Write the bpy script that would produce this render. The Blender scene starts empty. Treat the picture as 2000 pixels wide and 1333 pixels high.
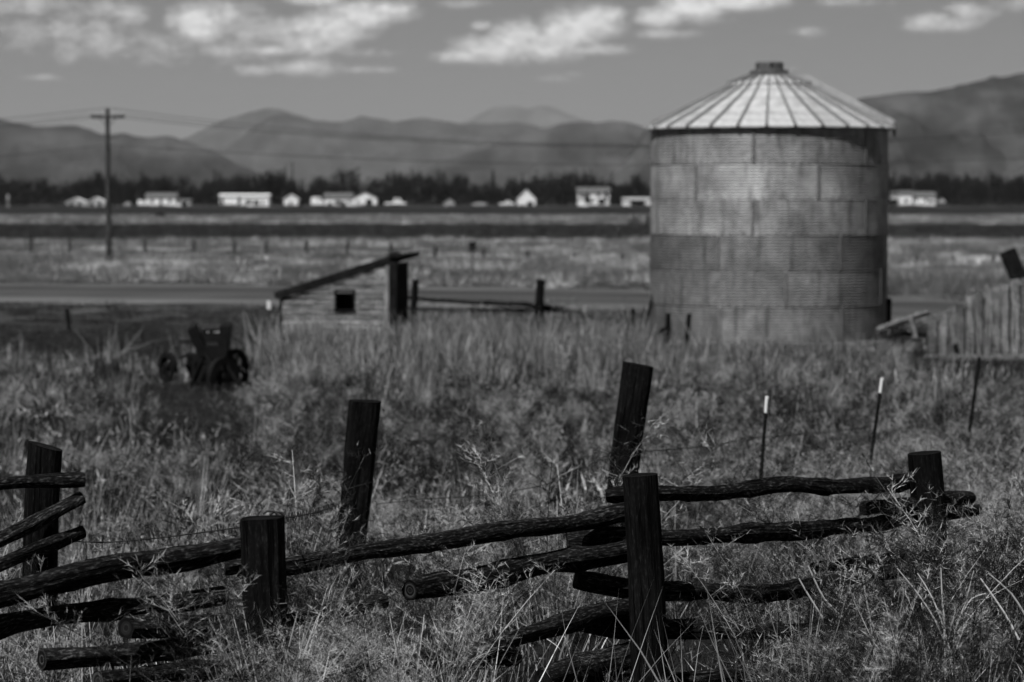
import bpy, math, random
import numpy as np
from mathutils import Vector, Matrix
R = math.radians
random.seed(7); RNG = np.random.default_rng(11)
sc = bpy.context.scene
COL = sc.collection

# ------------------------------------------------------------------ camera
FPX = 5555.6            # focal length in pixels of the 2000 px wide photograph (100 mm on 36 mm)
EYE = 3.6
HOR = 383.0             # picture row of the horizon
PIT = math.atan((666.5-HOR)/FPX)
cam = bpy.data.cameras.new('camera'); camo = bpy.data.objects.new('camera', cam); COL.objects.link(camo)
cam.lens = 100.0; cam.sensor_width = 36.0; cam.clip_start = 0.5; cam.clip_end = 300000
camo.location = (0, 0, EYE); camo.rotation_euler = (math.pi/2-PIT, 0, 0)
cam.dof.use_dof = True; cam.dof.focus_distance = 14.0; cam.dof.aperture_fstop = 3.4
sc.camera = camo

# ------------------------------------------------------------------ light, exposure
SUN_AZ, SUN_EL = 210.0, 56.0      # compass bearing from +Y, clockwise
sd = Vector((math.sin(R(SUN_AZ))*math.cos(R(SUN_EL)), math.cos(R(SUN_AZ))*math.cos(R(SUN_EL)), math.sin(R(SUN_EL))))
sl = bpy.data.lights.new('sun', 'SUN'); sl.energy = 5.0; sl.angle = R(0.53); sl.color = (1, 1, 1)
slo = bpy.data.objects.new('sun', sl); COL.objects.link(slo); slo.rotation_euler = sd.to_track_quat('Z', 'Y').to_euler()
slo.location = sd*50
sc.view_settings.view_transform = 'Standard'; sc.view_settings.look = 'None'
sc.view_settings.gamma = 1.0; sc.view_settings.use_curve_mapping = False
sc.view_settings.exposure = -0.1
sc.render.engine = 'CYCLES'
sc.cycles.use_denoising = True
sc.cycles.use_adaptive_sampling = True; sc.cycles.adaptive_threshold = 0.025; sc.cycles.adaptive_min_samples = 16
sc.cycles.max_bounces = 5; sc.cycles.diffuse_bounces = 1; sc.cycles.glossy_bounces = 2
sc.cycles.transparent_max_bounces = 8; sc.cycles.volume_bounces = 0
sc.cycles.sample_clamp_indirect = 4.0

HAZE_TOP = 1750.0

def N(nt, typ, **kw):
    n = nt.nodes.new(typ)
    for k, v in kw.items():
        if k == 'inp':
            for i, val in v.items():
                if hasattr(val, 'is_linked') or isinstance(val, bpy.types.NodeSocket): nt.links.new(val, n.inputs[i])
                else: n.inputs[i].default_value = val
        else: setattr(n, k, v)
    return n
def M(nt, op, a, b=None, c=None, clamp=False):
    n = nt.nodes.new('ShaderNodeMath'); n.operation = op; n.use_clamp = clamp
    for i, v in enumerate((a, b, c)):
        if v is None: continue
        if isinstance(v, bpy.types.NodeSocket): nt.links.new(v, n.inputs[i])
        else: n.inputs[i].default_value = v
    return n.outputs[0]
def ramp(nt, fac, pts, interp='LINEAR'):
    n = nt.nodes.new('ShaderNodeValToRGB'); cr = n.color_ramp; cr.interpolation = interp
    while len(cr.elements) < len(pts): cr.elements.new(0.5)
    for e, (p, v) in zip(cr.elements, pts): e.position = p; e.color = (v, v, v, 1)
    nt.links.new(fac, n.inputs[0]); return n.outputs[0]

# sky: clear-sky model seen as black-and-white film sees it, with broken cumulus low over the hills
world = bpy.data.worlds.new('World'); sc.world = world; world.use_nodes = True
wt = world.node_tree; wt.nodes.clear()
sky = N(wt, 'ShaderNodeTexSky', sky_type='NISHITA', sun_disc=False)
sky.sun_elevation = R(SUN_EL); sky.sun_rotation = R(SUN_AZ); sky.altitude = 900; sky.air_density = 1.0; sky.dust_density = 0.4
sep = N(wt, 'ShaderNodeSeparateColor'); wt.links.new(sky.outputs[0], sep.inputs[0])
mono = M(wt, 'MULTIPLY', sep.outputs[0], 0.8)      # red-filtered film: blue sky goes dark
tc = N(wt, 'ShaderNodeTexCoord')
sx = N(wt, 'ShaderNodeSeparateXYZ'); wt.links.new(tc.outputs['Generated'], sx.inputs[0])
X, Y, Z = sx.outputs
az = M(wt, 'ARCTAN2', X, Y)
hyp = M(wt, 'SQRT', M(wt, 'ADD', M(wt, 'MULTIPLY', X, X), M(wt, 'MULTIPLY', Y, Y)))
el = M(wt, 'ARCTAN2', Z, hyp)
cv = N(wt, 'ShaderNodeCombineXYZ'); wt.links.new(az, cv.inputs[0]); wt.links.new(el, cv.inputs[1])
def wnoise(scale, detail, off=(0, 0, 0), sv=(1, 1.7, 1), rough=0.55):
    mp = N(wt, 'ShaderNodeMapping'); mp.inputs['Location'].default_value = off; mp.inputs['Scale'].default_value = sv
    wt.links.new(cv.outputs[0], mp.inputs[0])
    n = N(wt, 'ShaderNodeTexNoise', noise_dimensions='3D'); n.inputs['Scale'].default_value = scale
    n.inputs['Detail'].default_value = detail; n.inputs['Roughness'].default_value = rough
    wt.links.new(mp.outputs[0], n.inputs['Vector']); return n.outputs['Fac']
# cumulus banks: bearing and height of each bank (from pixel centre), half width, half height, strength
CL = [(905,112,48,13,.8),(960,96,62,22,1.0),(1012,82,48,32,1.0),(1060,92,52,24,.95),(1110,66,48,36,1.05),(1160,46,48,28,1.0),(1190,34,28,16,.8),(1130,98,90,12,.6),
      (940,52,20,9,.6),(388,50,48,32,.95),(425,35,48,26,.7),(490,55,60,40,.42),(560,60,50,22,.55),(640,58,70,26,.95),(700,34,62,24,.95),(610,84,70,26,.7),(760,24,50,20,.7),
      (440,104,42,12,.62),(540,100,70,10,.62),(500,140,40,12,.5),(600,134,66,15,.62),(700,138,80,8,.35),(205,88,52,28,.45),(135,102,36,26,.42),
      (255,36,40,18,.5),(215,26,60,22,.38),(60,16,90,22,.42),(90,155,40,6,.38),(150,60,110,40,.36),(300,95,90,34,.34),(60,70,80,40,.28),(480,90,90,40,.3),(720,105,60,10,.36),
      (1290,34,44,18,.9),(1350,16,60,24,.95),(1440,4,80,18,.85),(1300,68,60,10,.45),(1400,40,50,10,.3),(1840,48,66,18,.62),(1885,30,50,16,.5),(1785,58,40,9,.42),(1575,66,36,10,.4),
      (1080,155,50,8,.3),(1120,146,22,6,.3),(620,2,60,12,.6),(900,10,60,10,.3),(1650,8,80,12,.3),(1990,15,60,14,.4)]
acc = None
for px, py, rx, ry, s in CL:
    a0 = math.atan((px-1000)/FPX); e0 = math.atan((HOR-py)/FPX)
    dx = M(wt, 'MULTIPLY', M(wt, 'SUBTRACT', az, a0), FPX/rx)
    dy = M(wt, 'MULTIPLY', M(wt, 'SUBTRACT', el, e0), FPX/ry)
    q = M(wt, 'ADD', M(wt, 'MULTIPLY', dx, dx), M(wt, 'MULTIPLY', dy, dy))
    g = M(wt, 'MULTIPLY', M(wt, 'EXPONENT', M(wt, 'MULTIPLY', q, -0.8)), s)
    acc = g if acc is None else M(wt, 'MAXIMUM', acc, g)
# the same kind of scattered cloud all round the sky
gen = wnoise(9.0, 4.0, (3.1, 1.7, 0), (1, 3.2, 1))
outside = M(wt, 'MAXIMUM', M(wt, 'MULTIPLY', M(wt, 'SUBTRACT', el, 0.070), 12.0, clamp=True), M(wt, 'MULTIPLY', M(wt, 'SUBTRACT', M(wt, 'ABSOLUTE', az), 0.18), 12.0, clamp=True))
genc = M(wt, 'MULTIPLY', M(wt, 'MULTIPLY', M(wt, 'SUBTRACT', gen, 0.62), 4.0, clamp=True), outside)
acc = M(wt, 'MAXIMUM', acc, genc)
n1 = wnoise(110.0, 8.0, (0, 0, 0.3), rough=.62); n2 = wnoise(330.0, 7.0, (1, 2, 0.7), rough=.65)
turb = M(wt, 'ADD', M(wt, 'MULTIPLY', M(wt, 'SUBTRACT', n1, 0.5), 2.3), M(wt, 'MULTIPLY', M(wt, 'SUBTRACT', n2, 0.5), 1.3))
dens = M(wt, 'ADD', acc, M(wt, 'MULTIPLY', turb, M(wt, 'ADD', M(wt, 'MULTIPLY', acc, 0.8), 0.12)))
cov = ramp(wt, dens, [(0.14, 0.0), (0.36, 0.36), (0.80, 1.0)], 'LINEAR')
n3 = wnoise(150.0, 5.0, (4, 0.012, 0.1))
cloudlum = M(wt, 'ADD', M(wt, 'MULTIPLY', n3, 26.0), 10.0)
mixc = N(wt, 'ShaderNodeMix', data_type='FLOAT'); 
wt.links.new(cov, mixc.inputs[0]); wt.links.new(mono, mixc.inputs[2]); wt.links.new(cloudlum, mixc.inputs[3])
cc = N(wt, 'ShaderNodeCombineColor')
for i in range(3): wt.links.new(mixc.outputs[0], cc.inputs[i])
bg = N(wt, 'ShaderNodeBackground'); bg.inputs[1].default_value = 0.05; wt.links.new(cc.outputs[0], bg.inputs[0])
wo = N(wt, 'ShaderNodeOutputWorld'); wt.links.new(bg.outputs[0], wo.inputs[0])
world.cycles.sampling_method = 'MANUAL'; world.cycles.sample_map_resolution = 512

# ------------------------------------------------------------------ helpers
def at(px, py, d):
    """the point that lies d metres away (along +Y) in the direction of photo pixel px, py"""
    x = (px-1000)/FPX; v = (666.5-py)/FPX
    dy = math.cos(PIT)+v*math.sin(PIT); dz = -math.sin(PIT)+v*math.cos(PIT)
    s = d/dy
    return Vector((x*s, d, EYE+dz*s))
def xat(px, d): return (px-1000)/FPX*d
PROF_Y = [-40, 0, 6, 10, 12, 14, 16, 20, 30, 50, 66, 78, 88, 93, 106, 112, 140, 220, 400, 1e6]
PROF_Z = [2.2, 2.05, 1.6, 1.32, 1.18, 1.03, .93, .78, .5, .24, .08, .02, .0, .05, .33, .30, .22, .06, 0, 0]
def road_shift(x):           # the road bends towards the camera on the right
    return np.interp(x, [-200, -60, -17, 4, 12, 40, 200], [12, 6, 0.8, -6.5, -14, -40, -150])
def hgt(x, y):
    ya = y-road_shift(x)*np.clip((y-70)/20, 0, 1)*np.clip((260-y)/60, 0, 1)
    z = np.interp(ya, PROF_Y, PROF_Z)
    b = .05*np.sin(x*1.3+y*.7)+.04*np.sin(x*.6-y*1.1+1)+.03*np.sin(2.3*x+1.9*y)
    rd = np.clip((np.abs(ya-99.5)-7)/5, 0, 1)
    return z+b*rd*np.clip((200-y)/100, 0, 1)

MATS = {}
def newmat(name):
    m = bpy.data.materials.new(name); m.use_nodes = True; nt = m.node_tree; nt.nodes.clear()
    out = N(nt, 'ShaderNodeOutputMaterial'); b = N(nt, 'ShaderNodeBsdfPrincipled')
    nt.links.new(b.outputs[0], out.inputs[0]); MATS[name] = m
    return m, nt, b
def grey(nt, b, sock):
    c = N(nt, 'ShaderNodeCombineColor')
    for i in range(3): nt.links.new(sock, c.inputs[i])
    nt.links.new(c.outputs[0], b.inputs['Base Color'])
def mat(name, v, var=0.3, scale=4.0, rough=0.8, metal=0.0, bump=0.0, bscale=None, coord='Object', sv=(1, 1, 1), rnd=0.0, spec=0.25, dist=0.02, detail=6):
    """grey material: noise-mottled base value, optional bump, optional per-object variation"""
    m, nt, b = newmat(name)
    t = N(nt, 'ShaderNodeTexCoord'); mp = N(nt, 'ShaderNodeMapping'); mp.inputs['Scale'].default_value = sv
    nt.links.new(t.outputs[coord], mp.inputs[0])
    n = N(nt, 'ShaderNodeTexNoise'); n.inputs['Scale'].default_value = scale; n.inputs['Detail'].default_value = detail; n.inputs['Roughness'].default_value = 0.62
    nt.links.new(mp.outputs[0], n.inputs['Vector'])
    f = ramp(nt, n.outputs['Fac'], [(0.3, v*(1-var)), (0.5, v), (0.72, v*(1+var))])
    if rnd:
        oi = N(nt, 'ShaderNodeObjectInfo')
        f = M(nt, 'MULTIPLY', f, M(nt, 'ADD', M(nt, 'MULTIPLY', oi.outputs['Random'], 2*rnd), 1-rnd))
    grey(nt, b, f)
    b.inputs['Roughness'].default_value = rough; b.inputs['Metallic'].default_value = metal
    b.inputs['Specular IOR Level'].default_value = spec
    if bump:
        n2 = N(nt, 'ShaderNodeTexNoise'); n2.inputs['Scale'].default_value = bscale or scale*3; n2.inputs['Detail'].default_value = 8
        nt.links.new(mp.outputs[0], n2.inputs['Vector'])
        bp = N(nt, 'ShaderNodeBump'); bp.inputs['Strength'].default_value = bump; bp.inputs['Distance'].default_value = dist
        nt.links.new(n2.outputs['Fac'], bp.inputs['Height']); nt.links.new(bp.outputs[0], b.inputs['Normal'])
    return m

def wood(name, v, var=0.6, rough=0.85, crack=1.0, rnd=0.2, flake=0.35):
    """weathered wood: grain runs along V of the UV map, metres in both directions"""
    m, nt, b = newmat(name)
    uv = N(nt, 'ShaderNodeUVMap'); uv.uv_map = 'UVMap'
    oi = N(nt, 'ShaderNodeObjectInfo')
    cmb = N(nt, 'ShaderNodeCombineXYZ'); nt.links.new(M(nt, 'MULTIPLY', oi.outputs['Random'], 37.0), cmb.inputs[2])
    ad = N(nt, 'ShaderNodeVectorMath', operation='ADD'); nt.links.new(uv.outputs[0], ad.inputs[0]); nt.links.new(cmb.outputs[0], ad.inputs[1])
    def nz(scale, sv, det=6):
        mp = N(nt, 'ShaderNodeMapping'); mp.inputs['Scale'].default_value = sv; nt.links.new(ad.outputs[0], mp.inputs[0])
        n = N(nt, 'ShaderNodeTexNoise'); n.inputs['Scale'].default_value = scale; n.inputs['Detail'].default_value = det; n.inputs['Roughness'].default_value = .65
        nt.links.new(mp.outputs[0], n.inputs['Vector']); return n.outputs['Fac']
    g = nz(60, (1, .045, 1)); bl = nz(7, (1, .5, 1)); ck = nz(38, (1, .03, 1), 3)
    base = ramp(nt, g, [(0.32, v*(1-var)), (0.52, v), (0.72, v*(1+var))])
    base = M(nt, 'MULTIPLY', base, ramp(nt, bl, [(0.3, .55), (0.7, 1.5)]))
    dark = ramp(nt, ck, [(0.36, .12), (0.44, 1.0)])
    base = M(nt, 'MULTIPLY', base, dark)
    base = M(nt, 'MULTIPLY', base, M(nt, 'ADD', M(nt, 'MULTIPLY', oi.outputs['Random'], 2*rnd), 1-rnd))
    fl = nz(95, (1, .30, 1), 7); flk = ramp(nt, fl, [(0.42, 1-.8*flake), (0.53, 1.0), (0.64, 1+7*flake)])
    base = M(nt, 'MULTIPLY', base, flk)
    grey(nt, b, base)
    b.inputs['Roughness'].default_value = rough; b.inputs['Specular IOR Level'].default_value = .06
    h = M(nt, 'ADD', M(nt, 'ADD', M(nt, 'MULTIPLY', dark, .8*crack), g), M(nt, 'MULTIPLY', fl, 1.2*flake))
    bp = N(nt, 'ShaderNodeBump'); bp.inputs['Strength'].default_value = .9; bp.inputs['Distance'].default_value = .012
    nt.links.new(h, bp.inputs['Height']); nt.links.new(bp.outputs[0], b.inputs['Normal'])
    return m

class MB:
    def __init__(s): s.v = []; s.f = []; s.uv = []
    def add(s, vs, fs, uvs=None):
        o = len(s.v); s.v += [tuple(v) for v in vs]; s.f += [tuple(i+o for i in f) for f in fs]
        s.uv += list(uvs) if uvs is not None else [(v[0]+v[1]*.37, v[2]) for v in vs]
        return s
    def box(s, c, d, rot=None, grain=None):
        """box: centre, full sizes; uv grain runs along the longest side unless grain axis given"""
        c = Vector(c); g = grain if grain is not None else max(range(3), key=lambda i: d[i])
        o = [i for i in range(3) if i != g]
        V = []; U = []; F = []
        for ax in range(3):
            for sg in (-1, 1):
                u, w = [i for i in range(3) if i != ax]
                q = []
                for a, b2 in ((-1, -1), (1, -1), (1, 1), (-1, 1)):
                    p = [0, 0, 0]; p[ax] = sg*d[ax]/2; p[u] = a*d[u]/2; p[w] = b2*d[w]/2
                    U.append((p[o[0]]+p[o[1]]+ax*.3, p[g])); q.append(len(V))
                    pv = Vector(p)
                    V.append(c+(rot @ pv if rot is not None else pv))
                if (sg > 0) == (ax != 1): F.append(tuple(q))
                else: F.append(tuple(reversed(q)))
        return s.add(V, F, U)
    def bar(s, a, b2, w, t=None, up=Vector((0, 0, 1))):
        a = Vector(a); b2 = Vector(b2); t = t or w; ax = (b2-a); L = ax.length; ax.normalize()
        if abs(ax.dot(up)) > .98: up = Vector((0, 1, 0))
        sd_ = ax.cross(up).normalized(); u2 = sd_.cross(ax)
        rot = Matrix((sd_, u2, ax)).transposed()
        return s.box((a+b2)/2, (w, t, L), rot, 2)
    def tube(s, pts, rad, seg=10, caps=True, sq=0.0, noise=0.0, seed=0, flat=None):
        rg = np.random.default_rng(seed)
        pts = [Vector(p) for p in pts]; n = len(pts)
        rad = list(rad) if hasattr(rad, '__len__') else [rad]*n
        ph = rg.uniform(0, 6.28, 6)
        V = []; U = []; F = []; L = 0
        ref = Vector((0, 0, 1)) if abs((pts[-1]-pts[0]).normalized().z) < .9 else Vector((0, 1, 0))
        for i, p in enumerate(pts):
            t = (pts[min(i+1, n-1)]-pts[max(i-1, 0)]).normalized()
            a = t.cross(ref).normalized(); b2 = a.cross(t)
            if i: L += (pts[i]-pts[i-1]).length
            for k in range(seg+1):
                th = 2*math.pi*k/seg
                c, s_ = math.cos(th), math.sin(th)
                r = rad[i]
                if sq: r *= (abs(c)**(2+6*sq)+abs(s_)**(2+6*sq))**(-1/(2+6*sq))
                if noise:
                    r *= 1+noise*(.5*math.sin(2*th+ph[0]+L*1.1)+.35*math.sin(3*th+ph[1]-L*2.3)+.3*math.sin(5*th+ph[2]+L*.9)+.22*math.sin(9*th+ph[3]+L*1.7)+.3*math.sin(L*9+ph[4]+th)+.2*math.sin(L*21+ph[5]+2*th))
                V.append(p+a*c*r+b2*s_*r); U.append((th*rad[i], L))
        w = seg+1
        for i in range(n-1):
            for k in range(seg):
                F.append((i*w+k, (i+1)*w+k, (i+1)*w+k+1, i*w+k+1))
        s.add(V, F, U)
        if caps:
            for i, fl in ((0, 1), (n-1, 0)):
                q = [V[i*w+k] for k in range(seg)]; ce = pts[i]
                dirn = (pts[1]-pts[0]).normalized() if i == 0 else (pts[-1]-pts[-2]).normalized()
                ce = ce-dirn*rad[i]*.06 if i else ce+dirn*rad[i]*.06
                fs = [(k, (k+1) % seg, seg) if not fl else ((k+1) % seg, k, seg) for k in range(seg)]
                s.add(q+[ce], fs, [((v-ce).length*.5, (v-ce).length*.2) for v in q]+[(0, 0)])
        return s
    def lathe(s, prof, seg=32, close=False):
        V = []; U = []; F = []
        for k in range(seg+1):
            th = 2*math.pi*k/seg
            for r, z in prof: V.append((r*math.cos(th), r*math.sin(th), z)); U.append((r*th, z))
        n = len(prof)
        for k in range(seg):
            for i in range(n-1): F.append((k*n+i, (k+1)*n+i, (k+1)*n+i+1, k*n+i+1))
        return s.add(V, F, U)
    def mesh(s, name, m, smooth=False):
        me = bpy.data.meshes.new(name); me.from_pydata(s.v, [], s.f)
        uvl = me.uv_layers.new(name='UVMap')
        idx = np.empty(len(me.loops), dtype=np.int32); me.loops.foreach_get('vertex_index', idx)
        uvl.data.foreach_set('uv', np.array(s.uv, dtype=np.float32)[idx].ravel())
        if smooth: me.shade_smooth()
        me.materials.append(MATS[m]); me.update(); return me
    def build(s, name, m, parent=None, smooth=False):
        return ob(name, s.mesh(name, m, smooth), parent)
def ob(name, me, parent=None, loc=(0, 0, 0), rot=(0, 0, 0), scl=(1, 1, 1)):
    o = bpy.data.objects.new(name, me); COL.objects.link(o); o.location = loc; o.rotation_euler = rot; o.scale = scl
    if parent: o.parent = parent
    return o
def tag(o, label, cat, group=None, kind=None):
    if label: o['label'] = label
    if cat: o['category'] = cat
    if group: o['group'] = group
    if kind: o['kind'] = kind
    return o
def thing(name, label, cat, loc=(0, 0, 0), rz=0, group=None):
    o = bpy.data.objects.new(name, None); COL.objects.link(o); o.location = loc; o.rotation_euler = (0, 0, rz)
    o.empty_display_size = .2
    return tag(o, label, cat, group)
def smoothpath(pts, step=.06):
    """Catmull-Rom through (point, radius)"""
    P = [np.array((*p, r)) for p, r in pts]
    if len(P) == 2: P = [P[0], (P[0]*2+P[1])/3, (P[0]+P[1]*2)/3, P[1]]
    Q = [2*P[0]-P[1]]+P+[2*P[-1]-P[-2]]; out = []
    for i in range(1, len(Q)-2):
        p0, p1, p2, p3 = Q[i-1:i+3]; n = max(2, int(np.linalg.norm((p2-p1)[:3])/step))
        for k in range(n):
            t = k/n
            out.append(.5*((2*p1)+(-p0+p2)*t+(2*p0-5*p1+4*p2-p3)*t*t+(-p0+3*p1-3*p2+p3)*t**3))
    out.append(P[-1])
    return [Vector(o[:3]) for o in out], [max(.002, float(o[3])) for o in out]

def vnoise(x, y, seed=0):
    """smooth 2-D value noise on arrays, 0..1"""
    xi = np.floor(x).astype(np.int64); yi = np.floor(y).astype(np.int64); fx = x-xi; fy = y-yi
    fx = fx*fx*(3-2*fx); fy = fy*fy*(3-2*fy)
    def hsh(a, b):
        h = (a*374761393+b*668265263+seed*974711) & 0x7fffffff
        h = ((h ^ (h >> 13))*1274126177) & 0x7fffffff
        return ((h ^ (h >> 16)) & 0xffff)/65535.0
    return (hsh(xi, yi)*(1-fx)+hsh(xi+1, yi)*fx)*(1-fy)+(hsh(xi, yi+1)*(1-fx)+hsh(xi+1, yi+1)*fx)*fy
def fbm(x, y, seed=0, oct_=4):
    s = 0; a = .5
    for i in range(oct_): s = s+a*vnoise(x*2**i, y*2**i, seed+i); a *= .5
    return s

# ------------------------------------------------------------------ materials
wood('post_wood', .006, .7, rnd=.15, flake=.22)
wood('rail_wood', .013, .8, rnd=.25, flake=.7)
wood('board_wood', .15, .6, rnd=.35)
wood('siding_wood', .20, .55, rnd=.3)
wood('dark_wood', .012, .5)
wood('pole_wood', .05, .4)
mat('rust_iron', .007, .6, 9, .75, .3, .3, rnd=.2)
mat('black_iron', .004, .5, 12, .8, .2)
mat('pale_paint', .75, .1, 6, .5)
mat('white_wall', .88, .05, 1.0, .6, rnd=.05)
mat('grey_wall', .45, .1, 1.0, .7)
mat('shingle', .10, .25, 2.0, .8, rnd=.3)
mat('dark_glass', .015, .1, 1.0, .15, spec=.5)
mat('tyre', .015, .2, 5, .8)
mat('dark_void', .004, .2, 3, .95)
mat('concrete', .10, .3, 3, .9, bump=.3)
mat('wire_steel', .03, .3, 20, .7, .3)
mat('wire_line', .02, .2, 2, .7)
mat('bark', .035, .4, 2, .9)
mat('twig_crown', .010, .4, .25, .9, rnd=.5)
mat('conifer_crown', .008, .4, .25, .9, rnd=.4)
mat('shrub_twig', .035, .4, 1.0, .9, rnd=.4)
def gravel_mat():
    m, nt, b = newmat('gravel')
    a = N(nt, 'ShaderNodeAttribute', attribute_name='across'); g = N(nt, 'ShaderNodeNewGeometry')
    n = N(nt, 'ShaderNodeTexNoise'); n.inputs['Scale'].default_value = .5; n.inputs['Detail'].default_value = 7
    mp = N(nt, 'ShaderNodeMapping'); mp.inputs['Scale'].default_value = (.35, 1.4, 1); nt.links.new(g.outputs['Position'], mp.inputs[0]); nt.links.new(mp.outputs[0], n.inputs['Vector'])
    ac = M(nt, 'ADD', a.outputs['Fac'], M(nt, 'MULTIPLY', M(nt, 'SUBTRACT', n.outputs['Fac'], .5), .35))
    v = ramp(nt, ac, [(0.0, .05), (.08, .14), (.2, .12), (.3, .055), (.45, .08), (.6, .05), (.78, .06), (.9, .13), (1.0, .05)])
    grey(nt, b, M(nt, 'MULTIPLY', v, ramp(nt, n.outputs['Fac'], [(.3, .75), (.7, 1.25)])))
    b.inputs['Roughness'].default_value = .95; b.inputs['Specular IOR Level'].default_value = .1
gravel_mat()
mat('roof_metal', .60, .34, 3.2, .5, .35, .15, 9, sv=(1, 1, 1), rnd=.16, spec=.5)
mat('rib_metal', .20, .3, 5, .55, .35, rnd=.1)  # weathered metal, darker than the panels: shading of the roof ribs in the colour
mat('cap_metal', .13, .4, 5, .5, .4, .2)
mat('bolt_metal', .07, .3, 9, .6, .4)

def bin_mat():
    """weathered galvanised sheet: spangle mottling, rain streaks, each sheet a little different"""
    m, nt, b = newmat('bin_sheet')
    t = N(nt, 'ShaderNodeTexCoord'); oi = N(nt, 'ShaderNodeObjectInfo')
    cmb = N(nt, 'ShaderNodeCombineXYZ'); 
    for i, k in enumerate((31.0, 17.0, 53.0)): nt.links.new(M(nt, 'MULTIPLY', oi.outputs['Random'], k), cmb.inputs[i])
    ad = N(nt, 'ShaderNodeVectorMath', operation='ADD'); nt.links.new(t.outputs['Object'], ad.inputs[0]); nt.links.new(cmb.outputs[0], ad.inputs[1])
    def nz(scale, sv, det=6):
        mp = N(nt, 'ShaderNodeMapping'); mp.inputs['Scale'].default_value = sv; nt.links.new(ad.outputs[0], mp.inputs[0])
        n = N(nt, 'ShaderNodeTexNoise'); n.inputs['Scale'].default_value = scale; n.inputs['Detail'].default_value = det; n.inputs['Roughness'].default_value = .65
        nt.links.new(mp.outputs[0], n.inputs['Vector']); return n.outputs['Fac']
    a = ramp(nt, nz(1.1, (1, 1, 1.2)), [(.34, .24), (.5, .34), (.66, .47)])
    c = ramp(nt, nz(7, (1, 1, 1)), [(.3, .78), (.7, 1.2)])
    st = ramp(nt, nz(5.5, (1, 1, .10), 4), [(.32, .5), (.48, 1.0), (.62, 1.0), (.74, 1.35)])
    v = M(nt, 'MULTIPLY', M(nt, 'MULTIPLY', a, c), st)
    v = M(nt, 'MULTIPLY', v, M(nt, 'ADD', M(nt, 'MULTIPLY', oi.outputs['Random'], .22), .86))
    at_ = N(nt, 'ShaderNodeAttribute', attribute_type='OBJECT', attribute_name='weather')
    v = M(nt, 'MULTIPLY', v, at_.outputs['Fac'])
    grey(nt, b, v)
    b.inputs['Metallic'].default_value = .5; b.inputs['Roughness'].default_value = .68; b.inputs['Specular IOR Level'].default_value = .3
bin_mat()

def grass_mat(name, lo, hi, rough=.7, patchy=((.6, 1.5), (3.0, 2.0), (8.5, 2.2))):
    """dry stalks: value runs per blade (attribute) and per plant"""
    m, nt, b = newmat(name)
    a = N(nt, 'ShaderNodeAttribute', attribute_name='tint'); oi = N(nt, 'ShaderNodeObjectInfo')
    g = N(nt, 'ShaderNodeNewGeometry'); f = M(nt, 'ADD', M(nt, 'MULTIPLY', a.outputs['Fac'], .75), M(nt, 'MULTIPLY', oi.outputs['Random'], .18))
    for sc_, am in patchy:      # patches of different growth across the field
        n = N(nt, 'ShaderNodeTexNoise'); n.inputs['Scale'].default_value = sc_; n.inputs['Detail'].default_value = 1.5; nt.links.new(g.outputs['Position'], n.inputs['Vector'])
        f = M(nt, 'ADD', f, M(nt, 'MULTIPLY', M(nt, 'SUBTRACT', n.outputs['Fac'], .5), am))
    v = ramp(nt, f, [(0.14, lo), (.47, lo*1.8), (.70, hi*.36), (1.0, hi)])
    grey(nt, b, v)
    b.inputs['Roughness'].default_value = rough; b.inputs['Specular IOR Level'].default_value = .3
grass_mat('grass_near', .004, .74)
grass_mat('weed_feather', .006, .46, .7, ((.5, 1.6), (2.2, 2.8), (7.0, 2.0)))
grass_mat('straw', .16, .88, .5, ())
grass_mat('grass_mid', .004, .80)
grass_mat('grass_dark', .012, .13)
grass_mat('grass_verge', .10, .92, .7, ((.10, 2.0), (.45, 2.4)))

def ground_mat():
    m, nt, b = newmat('earth')
    g = N(nt, 'ShaderNodeNewGeometry'); sp = N(nt, 'ShaderNodeSeparateXYZ'); nt.links.new(g.outputs['Position'], sp.inputs[0])
    x, y = sp.outputs[0], sp.outputs[1]
    def nz(scale, det=5, sv=(1, 1, 1)):
        mp = N(nt, 'ShaderNodeMapping'); mp.inputs['Scale'].default_value = sv; nt.links.new(g.outputs['Position'], mp.inputs[0])
        n = N(nt, 'ShaderNodeTexNoise'); n.inputs['Scale'].default_value = scale; n.inputs['Detail'].default_value = det; n.inputs['Roughness'].default_value = .65
        nt.links.new(mp.outputs[0], n.inputs['Vector']); return n.outputs['Fac']
    fine = ramp(nt, nz(14), [(.3, .5), (.7, 1.5)])
    wob = M(nt, 'MULTIPLY', M(nt, 'SUBTRACT', nz(.02, 3, (1, .5, 1)), .5), .12)
    # log of distance north picks the field strip: sod, stubble, ploughed land ...
    ly = M(nt, 'ADD', M(nt, 'DIVIDE', M(nt, 'LOGARITHM', M(nt, 'MAXIMUM', y, 1.0), 10.0), 5.0), M(nt, 'MULTIPLY', wob, .14))
    def p(d): return math.log10(d)/5
    col = ramp(nt, ly, [(0, .014), (p(70), .016), (p(74), .03), (p(118), .16), (p(208), .24), (p(222), .035), (p(335), .04),
                        (p(362), .10), (p(520), .12), (p(556), .02), (p(925), .02), (p(950), .11), (p(1150), .09), (p(1500), .05)])
    patch = ramp(nt, nz(.06, 6, (1, .35, 1)), [(.3, .45), (.7, 1.5)])
    grey(nt, b, M(nt, 'MULTIPLY', M(nt, 'MULTIPLY', col, fine), patch))
    b.inputs['Roughness'].default_value = .95; b.inputs['Specular IOR Level'].default_value = .1
    bp = N(nt, 'ShaderNodeBump'); bp.inputs['Strength'].default_value = .6; bp.inputs['Distance'].default_value = .05
    nt.links.new(nz(9, 8), bp.inputs['Height']); nt.links.new(bp.outputs[0], b.inputs['Normal'])
ground_mat()
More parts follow.
